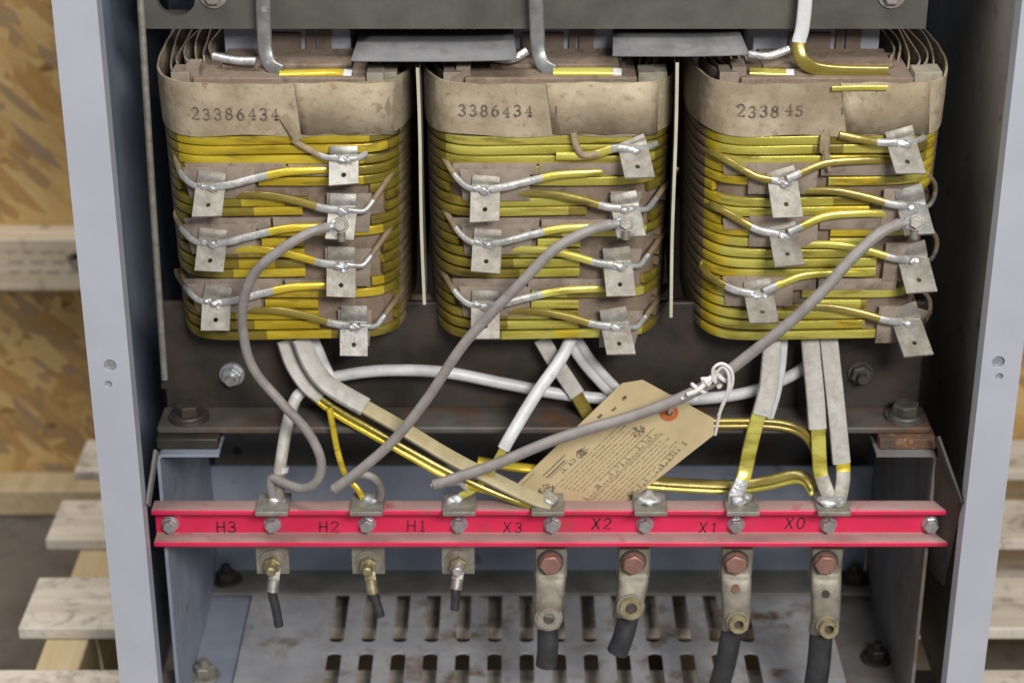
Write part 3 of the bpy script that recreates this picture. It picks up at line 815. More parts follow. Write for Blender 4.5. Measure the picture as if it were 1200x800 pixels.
def T(k, top, join, bot, w=35, m='tin'): return dict(k=k, top=top, join=join, bot=bot, w=w, m=m)
c1 = make_coil(0, 'left coil with bright yellow wire, its paper band stamped 23386434', 'enamel_yellow',
    [('23386434', 226, 139, .0080, .0082)],
    [T('r', (403, 171), (403, 186), (404, 217), 36), T('l', (249, 201), (247, 218), (244, 254), 36, 'tin_dull'), T('r', (402, 227), (402, 246), (399, 281), 35),
     T('l', (250, 268), (249, 284), (246, 318), 36, 'tin_dull'), T('r', (400, 289), (400, 310), (399, 349), 36, 'tin_dull'), T('l', (257, 334), (254, 353), (251, 388), 36, 'tin_dull'), T('r', (415, 358), (415, 381), (415, 417), 35)], 196, 458, 0)
c2 = make_coil(1, 'middle coil, its paper band stamped with faint number ending 6434', 'enamel_lime',
    [('3386434', 538, 135, .0078, .0080), ('l', 648, 135, .01, .007)],
    [T('r', (739, 163), (742, 174), (750, 209), 36, 'tin_dull'), T('l', (570, 206), (569, 221), (568, 260), 36, 'tin_dull'), T('r', (730, 226), (733, 244), (739, 278), 35),
     T('l', (572, 268), (571, 284), (569, 319), 36, 'tin_dull'), T('r', (722, 290), (724, 310), (729, 347), 36, 'tin_dull'), T('l', (569, 340), (569, 357), (569, 398), 36, 'tin_dull'), T('r', (718, 361), (721, 382), (728, 416), 36, 'tin_dull')], 510, 772, 312)
c3 = make_coil(2, 'right coil with lime yellow wire and long slanting tabs, band number half worn away', 'enamel_lime',
    [('2338', 864, 136, .0080, .0082), ('45', 920, 134, .0075, .0078), ('l', 984, 132, .01, .005)],
    [T('r', (1053, 151), (1056, 167), (1066, 204), 36, 'tin_dull'), T('l', (914, 198), (917, 213), (923, 255), 37, 'tin_dull'), T('r', (1064, 219), (1068, 241), (1079, 276), 37),
     T('l', (916, 263), (918, 275), (925, 312), 36, 'tin_dull'), T('r', (1067, 285), (1070, 304), (1081, 343), 38, 'tin_dull'), T('l', (887, 328), (889, 345), (896, 379), 36, 'tin_dull'), T('r', (1057, 358), (1062, 377), (1076, 418), 38, 'tin_dull')], 826, 1090, 650)

# frayed cord ends and glue drips on the bands
b = MB(); b.flat([CPt(COILX[0], 332, 136, .004), CPt(COILX[0], 340, 148, .005), CPt(COILX[0], 350, 164, .005)], .0065, .0012, facing=(0, -1, 0), rnd=.2); b.build('band_tail', 'frayed_brown', c1)
b = MB(); b.tube([CPt(COILX[1], 672, 156, .004), CPt(COILX[1], 676, 172, .006), CPt(COILX[1], 684, 182, .006), CPt(COILX[1], 702, 180, .006)], .0025); b.build('band_tail', 'frayed_brown', c2)
b = MB(); b.blob(CPt(COILX[2], 966, 168, .003), .004, squash=(1, .6, 2.4), seed=5); b.blob(CPt(COILX[2], 968, 186, .003), .0034, squash=(1, .6, 2.0), seed=6); b.tube([CPt(COILX[2], 970, 158, .003), CPt(COILX[2], 968, 180, .004), CPt(COILX[2], 972, 200, .004)], .002); b.build('glue_drip', 'frayed_brown', c3, smooth=80)

# line leads rising from the coil tops in front of the upper clamp
def riser(ci, root, pts_up, pts_flat, mats, w=.0105):
    b = MB()
    pts = [P(x, y, Y) for x, y, Y in pts_up]
    b.flat(pts, w, .004, facing=(0, -1, 0), rnd=.4, mfun=(lambda t, p: 0 if t < (.47 if ci == 2 else 2) else 1), n=8)
    b.build('line_lead', mats, root, smooth=60)
    b = MB(); b.flat([P(x, y, Y) for x, y, Y in pts_flat], .0070, .005, facing=(0, -.5, .85), rnd=.35, mfun=lambda t, p: 1 if t > .8 else 0); b.build('line_lead', ['enamel_yellow' if ci == 0 else 'enamel_lime', 'sleeve_white'], root, smooth=60)
    b = MB()
    q_ = {0: [(250, 66, .09), (275, 71, .086), (300, 72, .084)], 1: [(572, 66, .09), (598, 70, .086), (618, 60, .088)], 2: [(878, 64, .09), (900, 66, .086), (925, 58, .088)]}[ci]
    b.tube([P(*a) for a in q_], .003, mi=0); b.build('tinned_stub', 'solder', root, smooth=60)
riser(0, c1, [(306, -80, .092), (308, -12, .088), (309, 20, .088), (311, 58, .086), (317, 76, .082), (330, 84, .078)], [(328, 88, .076), (360, 87, .076), (392, 86, .076), (412, 88, .076)], ['lead_grey', 'lead_grey'])
riser(1, c2, [(627, -80, .092), (628, -12, .088), (629, 20, .088), (631, 58, .086), (637, 76, .082), (650, 84, .078)], [(648, 85, .076), (680, 85, .076), (708, 85, .076), (728, 86, .076)], ['lead_grey', 'lead_grey'])
riser(2, c3, [(946, -80, .092), (944, -12, .088), (943, 10, .087), (940, 35, .086), (936, 52, .084), (940, 70, .080), (955, 80, .076), (985, 84, .075), (1040, 85, .075)], [(878, 85, .078), (905, 86, .078), (930, 87, .078)], ['sleeve_white', 'enamel_dark'], .0100)
b = MB(); b.flat([P(975, 104, .0555), P(1010, 103, .0555), P(1040, 103, .0555)], .0035, .002, rnd=.3); b.build('band_wire', 'enamel_lime', c3)

# barrier boards between the coils
for (tp, bt, xa, xb, ya, yb_, lab) in (((489, 72), (497, 357), 411, 606, 72, 36, 'grey pressboard barrier standing between left and middle coils'), ((794, 66), (786, 372), 718, 878, 66, 36, 'grey pressboard barrier standing between middle and right coils')):
    t0, b0 = P(*tp, .058), P(*bt, .058)
    t0.z = min(t0.z, P(500, ya, .066).z - .0022)
    root = thing('barrier_board', (t0.x, .16, b0.z), lab, 'barrier', 'pressboard barriers between coils')
    b = MB(); th = .0011; kx = .02 if t0.x < 0 else .05
    kx *= 1 if t0.x > 0 else -1
    n = 10; L0 = [t0.lerp(b0, i / n) + Vector((.0004 * math.sin(i * .7), 0, 0)) for i in range(n + 1)]
    for i in range(n):
        a, c = L0[i], L0[i + 1]
        for (ya0, ya1, mi) in ((0, .0015, 1), (.0015, .20, 0)):
            vs = [(e.x + sg * th + kx * yy, e.y + yy, e.z) for yy, order in ((ya0, ((a, -1), (a, 1), (c, 1), (c, -1))), (ya1, ((a, -1), (a, 1), (c, 1), (c, -1)))) for e, sg in order]
            fs = [(0, 4, 7, 3), (1, 2, 6, 5)]
            if mi: fs.append((0, 3, 2, 1))
            else: fs.append((4, 5, 6, 7))
            b.add(vs, fs, mi)
    b.build('upright_sheet', ['barrier_board', 'barrier_edge'], root, smooth=60)
    b = MB(); zf = P(500, ya, .066).z
    n = 12; fr = []; bk = []
    for i in range(n + 1):
        u = i / n; px = xa + (xb - xa) * u; bow = .0012 * (2 * u - 1) ** 2 * (1 if u > .5 else .1)
        f_ = P(px, ya, .066); f_.z = zf + bow; fr.append(f_)
        bb = P(xa + 5 + (xb - xa - 10) * u, ya, .066); bk.append(Vector((bb.x, .128, zf + .004 + bow * 1.5)))
    mid = [a.lerp(c, .45) for a, c in zip(fr, bk)]
    vs = fr + mid + bk; m = n + 1
    b.add(vs, [(r_ * m + i, r_ * m + i + 1, (r_ + 1) * m + i + 1, (r_ + 1) * m + i) for r_ in range(2) for i in range(n)])
    b.build('top_flap', 'barrier_board', root, solid=.0010, smooth=60)

# tie rod at the left of the coils
b = MB(); b.tube([P(164, -10, .085), P(178, 220, .085), P(193, 444, .088)], .0026, n=6)
tag(b.build('tie_rod', 'tin_dull', origin=P(193, 444, .088)), 'thin grey vertical steel rod beside the left coil', 'rod')

# ================================================================== TERMINAL BAR
bar = thing('terminal_bar', (.03, .038, -.1866), 'bright red channel bar across the cabinet, marked H3 to X0', 'terminal bar')
bx0, bx1 = -.2725, .3325
prof = [(.0300, -.1545), (.0460, -.1545), (.0460, -.1866), (.0300, -.1866), (.0300, -.1822), (.0425, -.1815), (.0425, -.1596), (.0300, -.1589)]
b = MB()
n = len(prof)
vs = [(bx0, y, z) for y, z in prof] + [(bx1, y, z) for y, z in prof]
order = [0, 1, 2, 3, 4, 5, 6, 7]
fs = [tuple(reversed(range(n))), tuple(range(n, 2 * n))]
b.add(vs, fs, 0)
for i in range(n):
    j = (i + 1) % n
    b.add([vs[i], vs[j], vs[n + j], vs[n + i]], [(0, 1, 2, 3)], 1 if i in (0, 4) else 0)
ob = b.build('channel', ['red_paint', 'red_dusty'], bar, smooth=30)
bm = bmesh.new(); bm.from_mesh(ob.data); bmesh.ops.remove_doubles(bm, verts=bm.verts, dist=1e-5); bmesh.ops.recalc_face_normals(bm, faces=bm.faces); bm.to_mesh(ob.data); bm.free()
bv = ob.modifiers.new('bevel', 'BEVEL'); bv.width = .0012; bv.segments = 3; bv.limit_method = 'ANGLE'; bv.angle_limit = R(40)
wy = .0425
for i, px in enumerate((199, 319, 430, 538, 647, 756, 863, 971, 1091)):
    s = MB(); c = P(px, 615, wy - .003); c.y = wy
    s.cyl(c, c + Vector((0, -.0016, 0)), .0068, .0066); hexhead(s, c + Vector((0, -.0012, 0)), (0, -1, 0), .0056, .0060, flange=.0062, rot=random.uniform(0, 1))
    s.build('bar_bolt', 'zinc', bar, smooth=35)
def flat_web(x, z): return Vector((x, wy - .0003, z))
for k, (txt, px, py, h, lw, sl) in enumerate((('H3', 255, 623, .0092, .0012, .02), ('H2', 375, 622.5, .0092, .0011, .05), ('H1', 478, 622, .0092, .0010, .02), ('X3', 590, 623.5, .0088, .0010, .08), ('X2', 694, 619, .0090, .0013, .1), ('X1', 819, 624, .0090, .0010, .08), ('X0', 920, 618.5, .0092, .0011, .1))):
    s = MB(); p0 = P(px, py, wy)
    for pl in letter_strokes(txt, p0.x, p0.z, h, .0086, .95, .0003, sl, seed=k + 3): ribbon(s, pl, lw, flat_web)
    s.build('lettering', 'ink', bar, smooth=0)

# ---- terminal brackets on the bar
TG = 'tinned brackets along the red bar'
def bracket(px_top, px_low, nm, label, yb, wtop=.0245, wlow=.0255):
    xt = P(px_top, 598, .022).x; xl = P(px_low, 665, .048).x
    root = thing('terminal_bracket', (xt, .04, -.2), label, 'terminal bracket', TG)
    b = MB(); z = -.1541
    b.box((xt - wtop / 2, .0205, z), (xt + wtop / 2, .0505, z + .0036)); b.box((xt - wtop / 2, .0466, z - .03), (xt + wtop / 2, .0505, z - .0002))
    b.build('top_plate', 'tin_dull', root, bevel=.0006)
    zl_ = P(px_low, yb, .047).z
    b = MB(); b.box((xl - wlow / 2, .0467, zl_), (xl + wlow / 2, .0497, z - .0305)); b.build('lower_plate', 'tin_dull', root, bevel=.0006)
    return root, xt, xl
stud = {}
for nm, pt, pl, lab in (('H3', 318, 320, 'tinned bracket right of the H3 marking, grey cable soldered on top'), ('H2', 429, 432, 'tinned bracket right of the H2 marking, with brass stud'), ('H1', 538, 537, 'tinned bracket right of the H1 marking, with bright stud end')):
    root, xt, xl = bracket(pt, pl, nm, lab, 672)
    c = P(pl, 657, .0467); c.y = .0467
    s = MB(); s.cyl(c, c + Vector((0, -.0016, 0)), .0105, .0102); s.cyl(c + Vector((0, -.0016, 0)), c + Vector((0, -.003, 0)), .0085, .0083); s.build('washer', 'tin_dull', root, smooth=35)
    s = MB(); hexhead(s, c + Vector((0, -.003, 0)), (0, -1, 0), .0070, .006, rot=.4); s.build('nut', 'brass', root, smooth=35)
    s = MB(); s.cyl(c + Vector((0, -.008, 0)), c + Vector((0, -.0155, -.0005)), .0040, .0040); s.cyl(c + Vector((0, -.0155, -.0005)), c + Vector((0, -.0168, -.0006)), .0040, .0030); s.build('stud', 'solder' if nm == 'H1' else 'brass', root, smooth=35)
    s = MB(); s.blob((xt + (.002 if nm != 'H1' else -.004), .038, -.1495), .0050, squash=(1.3, 1.0, .7), seed=len(nm) + pt); s.build('solder_joint', 'solder', root, smooth=80)
# crimped wire stubs under the H brackets
for a0, a1, a2, crv, lab in (((322, 670), (319, 693), (327, 733), 0, 'short black wire stub hanging below the H3 bracket, longest of three'), ((433, 670), (437, 695), (446, 722), 1, 'short black wire stub under the H2 bracket, slanting right'), ((537, 671), (534, 690), (533, 714), 0, 'shortest black wire stub, hanging straight under the H1 bracket')):
    p0, p1, p2 = P(*a0, .040), P(*a1, .034), P(*a2, .030)
    root = thing('wire_stub', p0, lab, 'wire stub', 'crimped wire stubs under the bar')
    s = MB(); s.flat([p0 + Vector((0, .002, .004)), p0, p0.lerp(p1, .4)], .0085, .0012, smooth=False, rnd=.2)
    d = (p1 - p0).normalized()
    q0 = p0.lerp(p1, .35); s.ring(q0, p1, .0047, .0033, 16); s.build('crimp', 'tin' if a0[0] != 433 else 'brass', root, smooth=35)
    s = MB(); s.tube([p0.lerp(p1, .5), p1, p1.lerp(p2, .5) + Vector((.0003, 0, 0)), p2], .0036, 12); s.build('wire', 'black_rubber', root, smooth=50)

# ---- X terminals with big lugs
for k, (nm, pt, pl, scr, cab0, cab1, lab, lablug) in enumerate((
    ('X3', 642, 645, (643, 724), (642, 738), (640, 779), 'tinned bracket right of the X3 marking, yellow strip soldered on top', 'grey cable lug below the X3 bracket with recessed dark set screw'),
    ('X2', 763, 742, (739, 711), (735, 728), (723, 764), 'tinned bracket right of the X2 marking, lumpy solder and tag behind', 'grey cable lug tilted left below the X2 bracket'),
    ('X1', 871, 862, (864, 727), (857, 741), (842, 806), 'tinned bracket right of the X1 marking, one strip soldered on top', 'grey cable lug below the X1 bracket with screw barrel sticking out'),
    ('X0', 978, 967, (969, 732), (962, 746), (954, 812), 'tinned bracket right of the X0 marking, two strips soldered on top', 'grey cable lug below the X0 bracket, nearest the right wall'))):
    root, xt, xl = bracket(pt, pl, nm, lab, 676, .0245)
    s = MB()
    if nm != 'X0': s.blob((xt - .001, .036, -.1482), .0062, squash=(1.35, 1.1, .75), seed=k * 7 + 1, amp=.35)
    else: s.blob((xt - .001, .034, -.148), .0062, squash=(1.7, 1.2, .6), seed=k * 7 + 1, amp=.25)
    s.build('solder_joint', 'solder', root, smooth=80)
    c = P(pl, 658, .040); c.y = .0405
    lug = thing('cable_lug', c, lablug, 'cable lug', 'cable lugs under the red bar')
    W = .0235
    b = MB()
    tongue_hi = P(pl, 644.5, .0405); tongue_hi.z = min(tongue_hi.z, -.1875)
    sc = P(*scr, .029); neck = P(pl, 680, .0385)
    # body: tongue, neck and barrel swept as one rounded bar that thickens downward
    pts = [Vector((xl, .0437, tongue_hi.z)), Vector((xl, .0437, neck.z + .007)), Vector((xl, .0405, neck.z - .001)), Vector((xl * .5 + sc.x * .5, .0385, (neck.z + sc.z) / 2)), Vector((sc.x, .0375, sc.z)), Vector((sc.x - .0012, .0375, sc.z - .0105))]
    pp = catmull(pts, 5)
    secs = []
    nn = len(pp)
    for i, p in enumerate(pp):
        u = i / (nn - 1)
        th = .0052 if u < .25 else .0052 + min(1, (u - .25) / .4) * .0125
        wd = W if u < .35 else W * (1 - .06 * min(1, (u - .35) / .4))
        secs.append((wd, th, u))
    ns = 16; vs = []
    for p, (wd, th, u) in zip(pp, secs):
        ex = 5 - 2.2 * u
        for q_ in range(ns):
            a = 2 * math.pi * (q_ + .5) / ns; ca, sa = math.cos(a), math.sin(a)
            vs.append(p + Vector((wd / 2 * math.copysign(abs(ca) ** (2 / ex), ca), th / 2 * math.copysign(abs(sa) ** (2 / ex), sa) , 0)))
    fs = [(i * ns + q_, i * ns + (q_ + 1) % ns, (i + 1) * ns + (q_ + 1) % ns, (i + 1) * ns + q_) for i in range(nn - 1) for q_ in range(ns)] + [tuple(range(ns)), tuple((nn - 1) * ns + q_ for q_ in range(ns - 1, -1, -1))]
    b.add(vs, fs); lb = b.build('lug_body', 'lug_tin', lug, smooth=50)
    if nm in ('X1', 'X0'):
        s = MB(); hh = P(pl if nm == 'X1' else 967, 688.5 if nm == 'X1' else 694, .035); hh.y = .0345
        s.cyl(hh + Vector((0, .004, 0)), hh + Vector((0, -.0005 - .0022, 0)), .0032, .0032); s.build('sight_hole', 'dark_steel' if nm == 'X0' else 'copper', lug, smooth=35)
    # socket set screw
    s = MB(); d = Vector((.03, -1, .18)).normalized(); prot = {'X3': .003, 'X2': .005, 'X1': .010, 'X0': .011}[nm]
    f0 = Vector((sc.x, .0300, sc.z)); rad = .0072 if nm in ('X1', 'X0') else .0088
    s.ring(f0 - d * .001, f0 + d * prot * .35, rad * 1.22, rad * .6, 24, 0)
    s.ring(f0, f0 + d * prot, rad, rad * .52, 24, 1); s.cyl(f0, f0 + d * prot * .45, rad * .53, rad * .53, 6, 2)
    s.build('set_screw', ['lug_tin', 'brass' if nm != 'X3' else 'tin_dull', 'dark_steel'], lug, smooth=35)
    s = MB(); cc = c.copy(); s.cyl(cc + Vector((0, .0006, 0)), cc + Vector((0, -.0015, 0)), .0102, .0100, mi=1); hexhead(s, cc + Vector((0, -.0015, 0)), (0, -1, 0), .0085, .0055, flange=.0088, rot=.1 + k * .3); s.build('lug_bolt', ['copper', 'dark_steel'], lug, smooth=35)
    s = MB(); r_ = .0083 if nm != 'X0' else .0092
    e0, e1 = P(*cab0, .036), P(*cab1, .030)
    s.tube([e0 + Vector((0, 0, .006)), e0, e0.lerp(e1, .5) + Vector((.0006, -.001, 0)), e1], r_, 20)
    if nm == 'X1':
        rnd2 = random.Random(2)
        for q_ in range(5): s.tube([e1 + Vector((rnd2.uniform(-.006, .006), -.005, .004)), e1 + Vector((rnd2.uniform(-.008, .006), -.008, -.003))], .0012, 6, 1)
    s.build('cable_stub', ['black_rubber', 'tin_dull'], lug, smooth=50)

# ================================================================== CABLES AND STRAPS
def cable(name, label, cat, pts, r, m, group=None, seg=14, mfun=None, mats=None, n=10):
    b = MB(); pp = [P(*p) for p in pts]
    b.tube(pp, r, seg, mfun=mfun, n=n)
    root = thing(name, pp[-1], label, cat, group)
    b.build('jacket', mats or m, root, smooth=60)
    return root, pp
CG = 'grey jumper cables from the coils'
def end_lug(root, p, q_):
    """crimped ring and clamp bolt where a jumper is bolted to a coil tab; p the end, q_ the direction (px) to the tab"""
    s = MB(); a = P(*p); b_ = P(*q_)
    s.tube([a - (b_ - a) * .3, a, a.lerp(b_, .5)], .0034, 12, n=4, scale=lambda t: 1.0 if t < .6 else .8); d = (b_ - a)
    s.flat([a.lerp(b_, .35), b_], .0085, .002, facing=(0, -1, .3), smooth=False, rnd=.3)
    s.build('crimp', 'solder', root, smooth=50)
    s = MB(); c = b_ + Vector((0, -.001, 0)); dd = Vector((0, -.9, .3)).normalized()
    s.cyl(c, c + dd * .0015, .0060, .0058); hexhead(s, c + dd * .0015, dd, .0046, .0032, rot=.5); s.cyl(c + Vector((0, .002, -.002)), c + Vector((.0005, .001, -.0125)), .0034, .0028)
    s.build('clamp_bolt', 'tin_dull', root, smooth=35)
r1, pp = cable('jumper_cable', 'grey jumper cable bent in an S from left coil down to the H3 bracket', 'cable',
    [(384, 266, .030), (362, 273, .024), (330, 292, .020), (300, 318, .020), (286, 350, .022), (285, 390, .024), (297, 432, .024), (330, 472, .022), (360, 505, .020), (376, 538, .018), (372, 562, .018), (356, 572, .022), (334, 566, .030), (320, 560, .036), (317, 568, .037), (320, 582, .038)], .0036, 'cable_grey', CG)
end_lug(r1, (384, 266, .030), (399, 263, .034))
r2, pp = cable('jumper_cable', 'grey jumper cable from middle coil slanting down left, its cut end loose above H2', 'cable',
    [(716, 263, .028), (690, 270, .022), (650, 292, .016), (612, 330, .012), (575, 368, .010), (540, 408, .010), (500, 468, .010), (462, 515, .010), (425, 548, .008), (391, 573, .006)], .0038, 'cable_grey', CG)
end_lug(r2, (716, 263, .028), (733, 261, .033))
r3, pp = cable('jumper_cable', 'grey jumper cable from right coil passing over the paper tag, cut end loose above H1', 'cable',
    [(1054, 262, .024), (1030, 274, .018), (998, 303, .012), (965, 340, .008), (925, 378, .006), (880, 414, .006), (840, 444, .006), (800, 465, .008), (745, 486, .010), (690, 502, .010), (640, 519, .010), (585, 542, .010), (545, 556, .010), (508, 568, .008)], .0041, 'cable_grey', CG)
end_lug(r3, (1054, 262, .024), (1072, 260, .030))
for r_, pts_ in ((r2, [(391, 573, .006), (388.5, 574.6, .0058)]), (r3, [(508, 568, .008), (505, 569.2, .0078)])):
    s = MB(); s.tube([P(*a) for a in pts_], .0022, 8, n=3); s.build('core_end', 'copper', r_, smooth=50)

# curls of lead soldered on the H2 and H1 brackets
for lab, pts, m in (('small curled grey lead end soldered to the H2 bracket', [(412, 562, .036), (424, 556, .030), (438, 560, .030), (446, 572, .034), (445, 584, .038)], 'cable_grey'),
                    ('small grey lead end behind the loose cut cable above H1', [(520, 566, .040), (538, 564, .040), (548, 572, .040)], 'sleeve_grey')):
    b = MB(); pp = [P(*a) for a in pts]; b.tube(pp, .0031, 12)
    tag(b.build('lead_end', m, origin=pp[-1], smooth=60), lab, 'lead')
# thin yellow wire to H2
b = MB(); pp = [P(*a) for a in ((386, 478, .055), (390, 500, .052), (396, 530, .048), (405, 556, .044), (420, 574, .040), (426, 586, .039))]
b.flat(pp, .0048, .0028, facing=(.3, -1, 0), rnd=.45); tag(b.build('yellow_wire', 'enamel_yellow', origin=pp[-1], smooth=60), 'thin yellow wire running down to the H2 bracket', 'wire')

# white sleeve crossing behind
b = MB(); pp = [P(*a) for a in ((327, 590, .039), (327, 560, .040), (330, 535, .044), (336, 500, .055), (343, 475, .068), (352, 460, .074), (372, 448, .078), (400, 440, .080), (450, 434, .080), (520, 436, .080), (590, 449, .080), (660, 462, .081), (740, 469, .082), (810, 468, .082), (870, 461, .081), (915, 446, .081), (950, 425, .083), (975, 398, .086))]
root = thing('white_sleeved_lead', pp[0], 'long white sleeved lead crossing behind everything from the H3 bracket to the right coil', 'lead')
b.tube(pp, .0046, 14, mfun=lambda t, p: 2 if t < .07 else (1 if t < .26 else 0)); b.build('sleeve', ['sleeve_white', 'sleeve_grey', 'tin_dull'], root, smooth=60)
s = MB(); e0, e1 = P(330, 546, .043), P(329, 552, .042); s.ring(e0, e1, .0056, .0046, 16); s.build('sleeve_end', 'sleeve_white', root, smooth=40)

def strap(name, label, cat, pts, w, m, parent=None, th=.0028, facing=(0, -1, .2), split=None, group=None, rnd=.35):
    pp = [P(*a) for a in pts]
    root = parent or thing(name, pp[-1], label, cat, group)
    b = MB()
    if split: b.flat(pp, w, th, facing=facing, rnd=rnd, mfun=lambda t, p: 0 if t < split else 1)
    else: b.flat(pp, w, th, facing=facing, rnd=rnd)
    return root, b
SG = 'flat winding straps running to the red bar'
# X3: two flat bars in grey sleeves from the left coil
root = thing('winding_strap', P(640, 588, .036), 'pair of flat yellow bars in grey sleeves running from left coil to the X3 bracket', 'strap', SG)
hi = [(352, 396, .074), (366, 428, .067), (386, 452, .060), (428, 477, .052), (470, 501, .045), (530, 537, .038), (585, 565, .034), (625, 584, .032), (646, 590, .031)]
lo = [(334, 396, .080), (344, 424, .074), (360, 448, .068), (394, 473, .0605), (434, 496, .0535), (480, 522, .047), (530, 549, .041), (585, 574, .036), (636, 592, .034)]
fc = (.35, -.62, .8)
b = MB(); b.flat([P(x, y + 6, Y) for x, y, Y in lo[2:]], .0050, .0044, facing=(.3, -1, .3), rnd=.35); b.build('flat_bar', 'enamel_olive', root, smooth=40)
b = MB(); b.flat([P(x, y + 13, Y) for x, y, Y in lo[2:-2]] + [P(600, 584, .036), P(628, 593, .034)], .0046, .0044, facing=(.3, -1, .3), rnd=.35); b.build('flat_bar', 'enamel_yellow', root, smooth=40)
b = MB(); b.flat([P(x, y, Y) for x, y, Y in hi[2:]], .0115, .0042, facing=fc, rnd=.3); b.build('flat_bar', 'strap_tan', root, smooth=40)
b = MB(); b.flat([P(x, y + 2, Y) for x, y, Y in lo[:3]] + [P(378, 465, .064)], .0135, .0060, facing=(.35, -1, .5), rnd=.3); b.build('sleeve', 'sleeve_grey', root, smooth=40)
b = MB(); b.flat([P(x, y, Y - .0006) for x, y, Y in hi[:4]], .0150, .0062, facing=fc, rnd=.3); b.build('sleeve', 'sleeve_grey', root, smooth=40)
b = MB(); b.flat([P(*a) for a in ((366, 396, .086), (376, 420, .082), (384, 438, .078), (390, 452, .074))], .0095, .005, facing=(.2, -1, .2), rnd=.3); b.build('sleeve', 'sleeve_white', root, smooth=40)
# H1: white sleeve from middle coil, crossing the X3 strap
root, b = strap('sleeved_lead', 'white sleeved lead slanting from middle coil down to the H1 bracket', 'lead', [(670, 396, .075), (655, 424, .064), (628, 462, .050), (600, 508, .034), (590, 526, .030)], .0095, 'sleeve_white', th=.006, rnd=.45)
b.build('sleeve', 'sleeve_white', root, smooth=60)
_, b = strap('', '', '', [(592, 522, .030), (582, 540, .030), (568, 560, .036), (556, 572, .040), (540, 581, .040), (534, 586, .039)], .0062, None, parent=root, th=.0035); b.build('bare_wire', ['enamel_lime'], root, smooth=60)
# X2 straps from middle coil, passing behind the tag
root = thing('winding_strap', P(763, 588, .036), 'flat tan strap and white sleeves from middle coil going behind the paper tag', 'strap', SG)
_, b = strap('', '', '', [(634, 396, .082), (648, 420, .080), (664, 444, .078), (676, 462, .076)], .0125, None, parent=root, th=.0045, facing=(.3, -1, 0)); b.build('sleeve', 'sleeve_grey', root, smooth=40)
_, b = strap('', '', '', [(668, 450, .079), (682, 474, .076), (700, 505, .072), (722, 540, .066), (742, 566, .062)], .0105, None, parent=root, th=.0040, facing=(.5, -1, 0)); b.build('flat_bar', 'enamel_dark', root, smooth=40)
for dx_, m in ((0, 'sleeve_white'), (12, 'sleeve_white')):
    _, b = strap('', '', '', [(664 + dx_, 396, .085), (678 + dx_, 418, .083), (696 + dx_, 440, .081), (722 + dx_, 466, .079), (760 + dx_, 500, .074)], .0075, None, parent=root, th=.0055, rnd=.45); b.build('sleeve', m, root, smooth=60)
# X1
root = thing('winding_strap', P(868, 586, .036), 'flat yellow strap in wrinkled sleeve coming down to the X1 bracket', 'strap', SG)
_, b = strap('', '', '', [(895, 470, .058), (888, 490, .055), (880, 520, .050), (874, 548, .046), (870, 562, .042), (862, 580, .038), (862, 590, .036)], .0112, None, parent=root, th=.0045, split=.66); b.build('flat_bar', ['enamel_lime', 'solder'], root, smooth=40)
_, b = strap('', '', '', [(905, 396, .074), (903, 425, .066), (900, 455, .061), (892, 486, .055)], .0140, None, parent=root, th=.0068, rnd=.3); b.build('sleeve', 'sleeve_grey', root, smooth=40)
_, b = strap('', '', '', [(917, 396, .080), (914, 430, .075), (908, 462, .069), (899, 492, .062)], .0085, None, parent=root, th=.0075, rnd=.3); b.build('sleeve', 'sleeve_white', root, smooth=40)
# X0
root = thing('winding_strap', P(975, 590, .036), 'two flat sleeved straps side by side coming down to the X0 bracket', 'strap', SG)
_, b = strap('', '', '', [(958, 490, .056), (959, 510, .053), (960, 535, .049), (962, 555, .045), (970, 578, .038), (976, 594, .030)], .0112, None, parent=root, th=.0042, split=.62); b.build('flat_bar', ['enamel_lime', 'tin_dull'], root, smooth=40)
_, b = strap('', '', '', [(987, 535, .052), (988, 552, .048), (987, 568, .042), (984, 582, .036), (980, 594, .030)], .0112, None, parent=root, th=.0042, split=.25); b.build('flat_bar', ['enamel_yellow', 'tin_dull'], root, smooth=40)
_, b = strap('', '', '', [(949, 396, .076), (951, 420, .070), (955, 460, .062), (958, 502, .0545)], .0138, None, parent=root, th=.0060, rnd=.3); b.build('sleeve', 'sleeve_grey', root, smooth=40)
_, b = strap('', '', '', [(971, 396, .076), (974, 425, .070), (980, 480, .060), (986, 542, .0512)], .0138, None, parent=root, th=.0060, rnd=.3); b.build('sleeve', 'sleeve_grey', root, smooth=40)
# yellow straps running behind towards the right
root = thing('cross_strap', P(950, 510, .07), 'upper yellow bar curving behind the X1 strap and down behind X0', 'strap')
for dz_ in (0, 6):
    _, b = strap('', '', '', [(800, 493 + dz_, .0576), (840, 493 + dz_, .0574), (890, 493 + dz_, .0570), (920, 496 + dz_, .0565), (940, 504 + dz_, .056), (952, 520 + dz_, .057), (958, 545, .056)], .0042, None, parent=root, th=.0042, rnd=.4); b.build('flat_bar', 'enamel_dark', root, smooth=60)
root = thing('cross_strap', P(955, 570, .06), 'lower dull yellow bar lying flat behind the bar between X2 and X0', 'strap')
for dz_, m in ((0, 'enamel_dark'), (5, 'enamel_lime')):
    _, b = strap('', '', '', [(745, 562 + dz_, .070), (800, 566 + dz_, .068), (860, 568 + dz_, .066), (900, 563 + dz_, .064), (930, 556 + dz_, .062), (948, 562 + dz, .058) if False else (945, 560 + dz_, .058), (954, 574 + dz_, .052)], .0080, None, parent=root, th=.0045, facing=(0, -.8, .8), rnd=.35); b.build('flat_bar', m, root, smooth=60)
root, b = strap('cross_strap', 'short yellow bar peeking out left of the paper tag', 'strap', [(560, 540, .072), (590, 545, .070), (630, 550, .068), (690, 556, .068)], .0075, None, th=.0045, facing=(0, -.8, .8)); b.build('flat_bar', 'enamel_yellow', root, smooth=60)

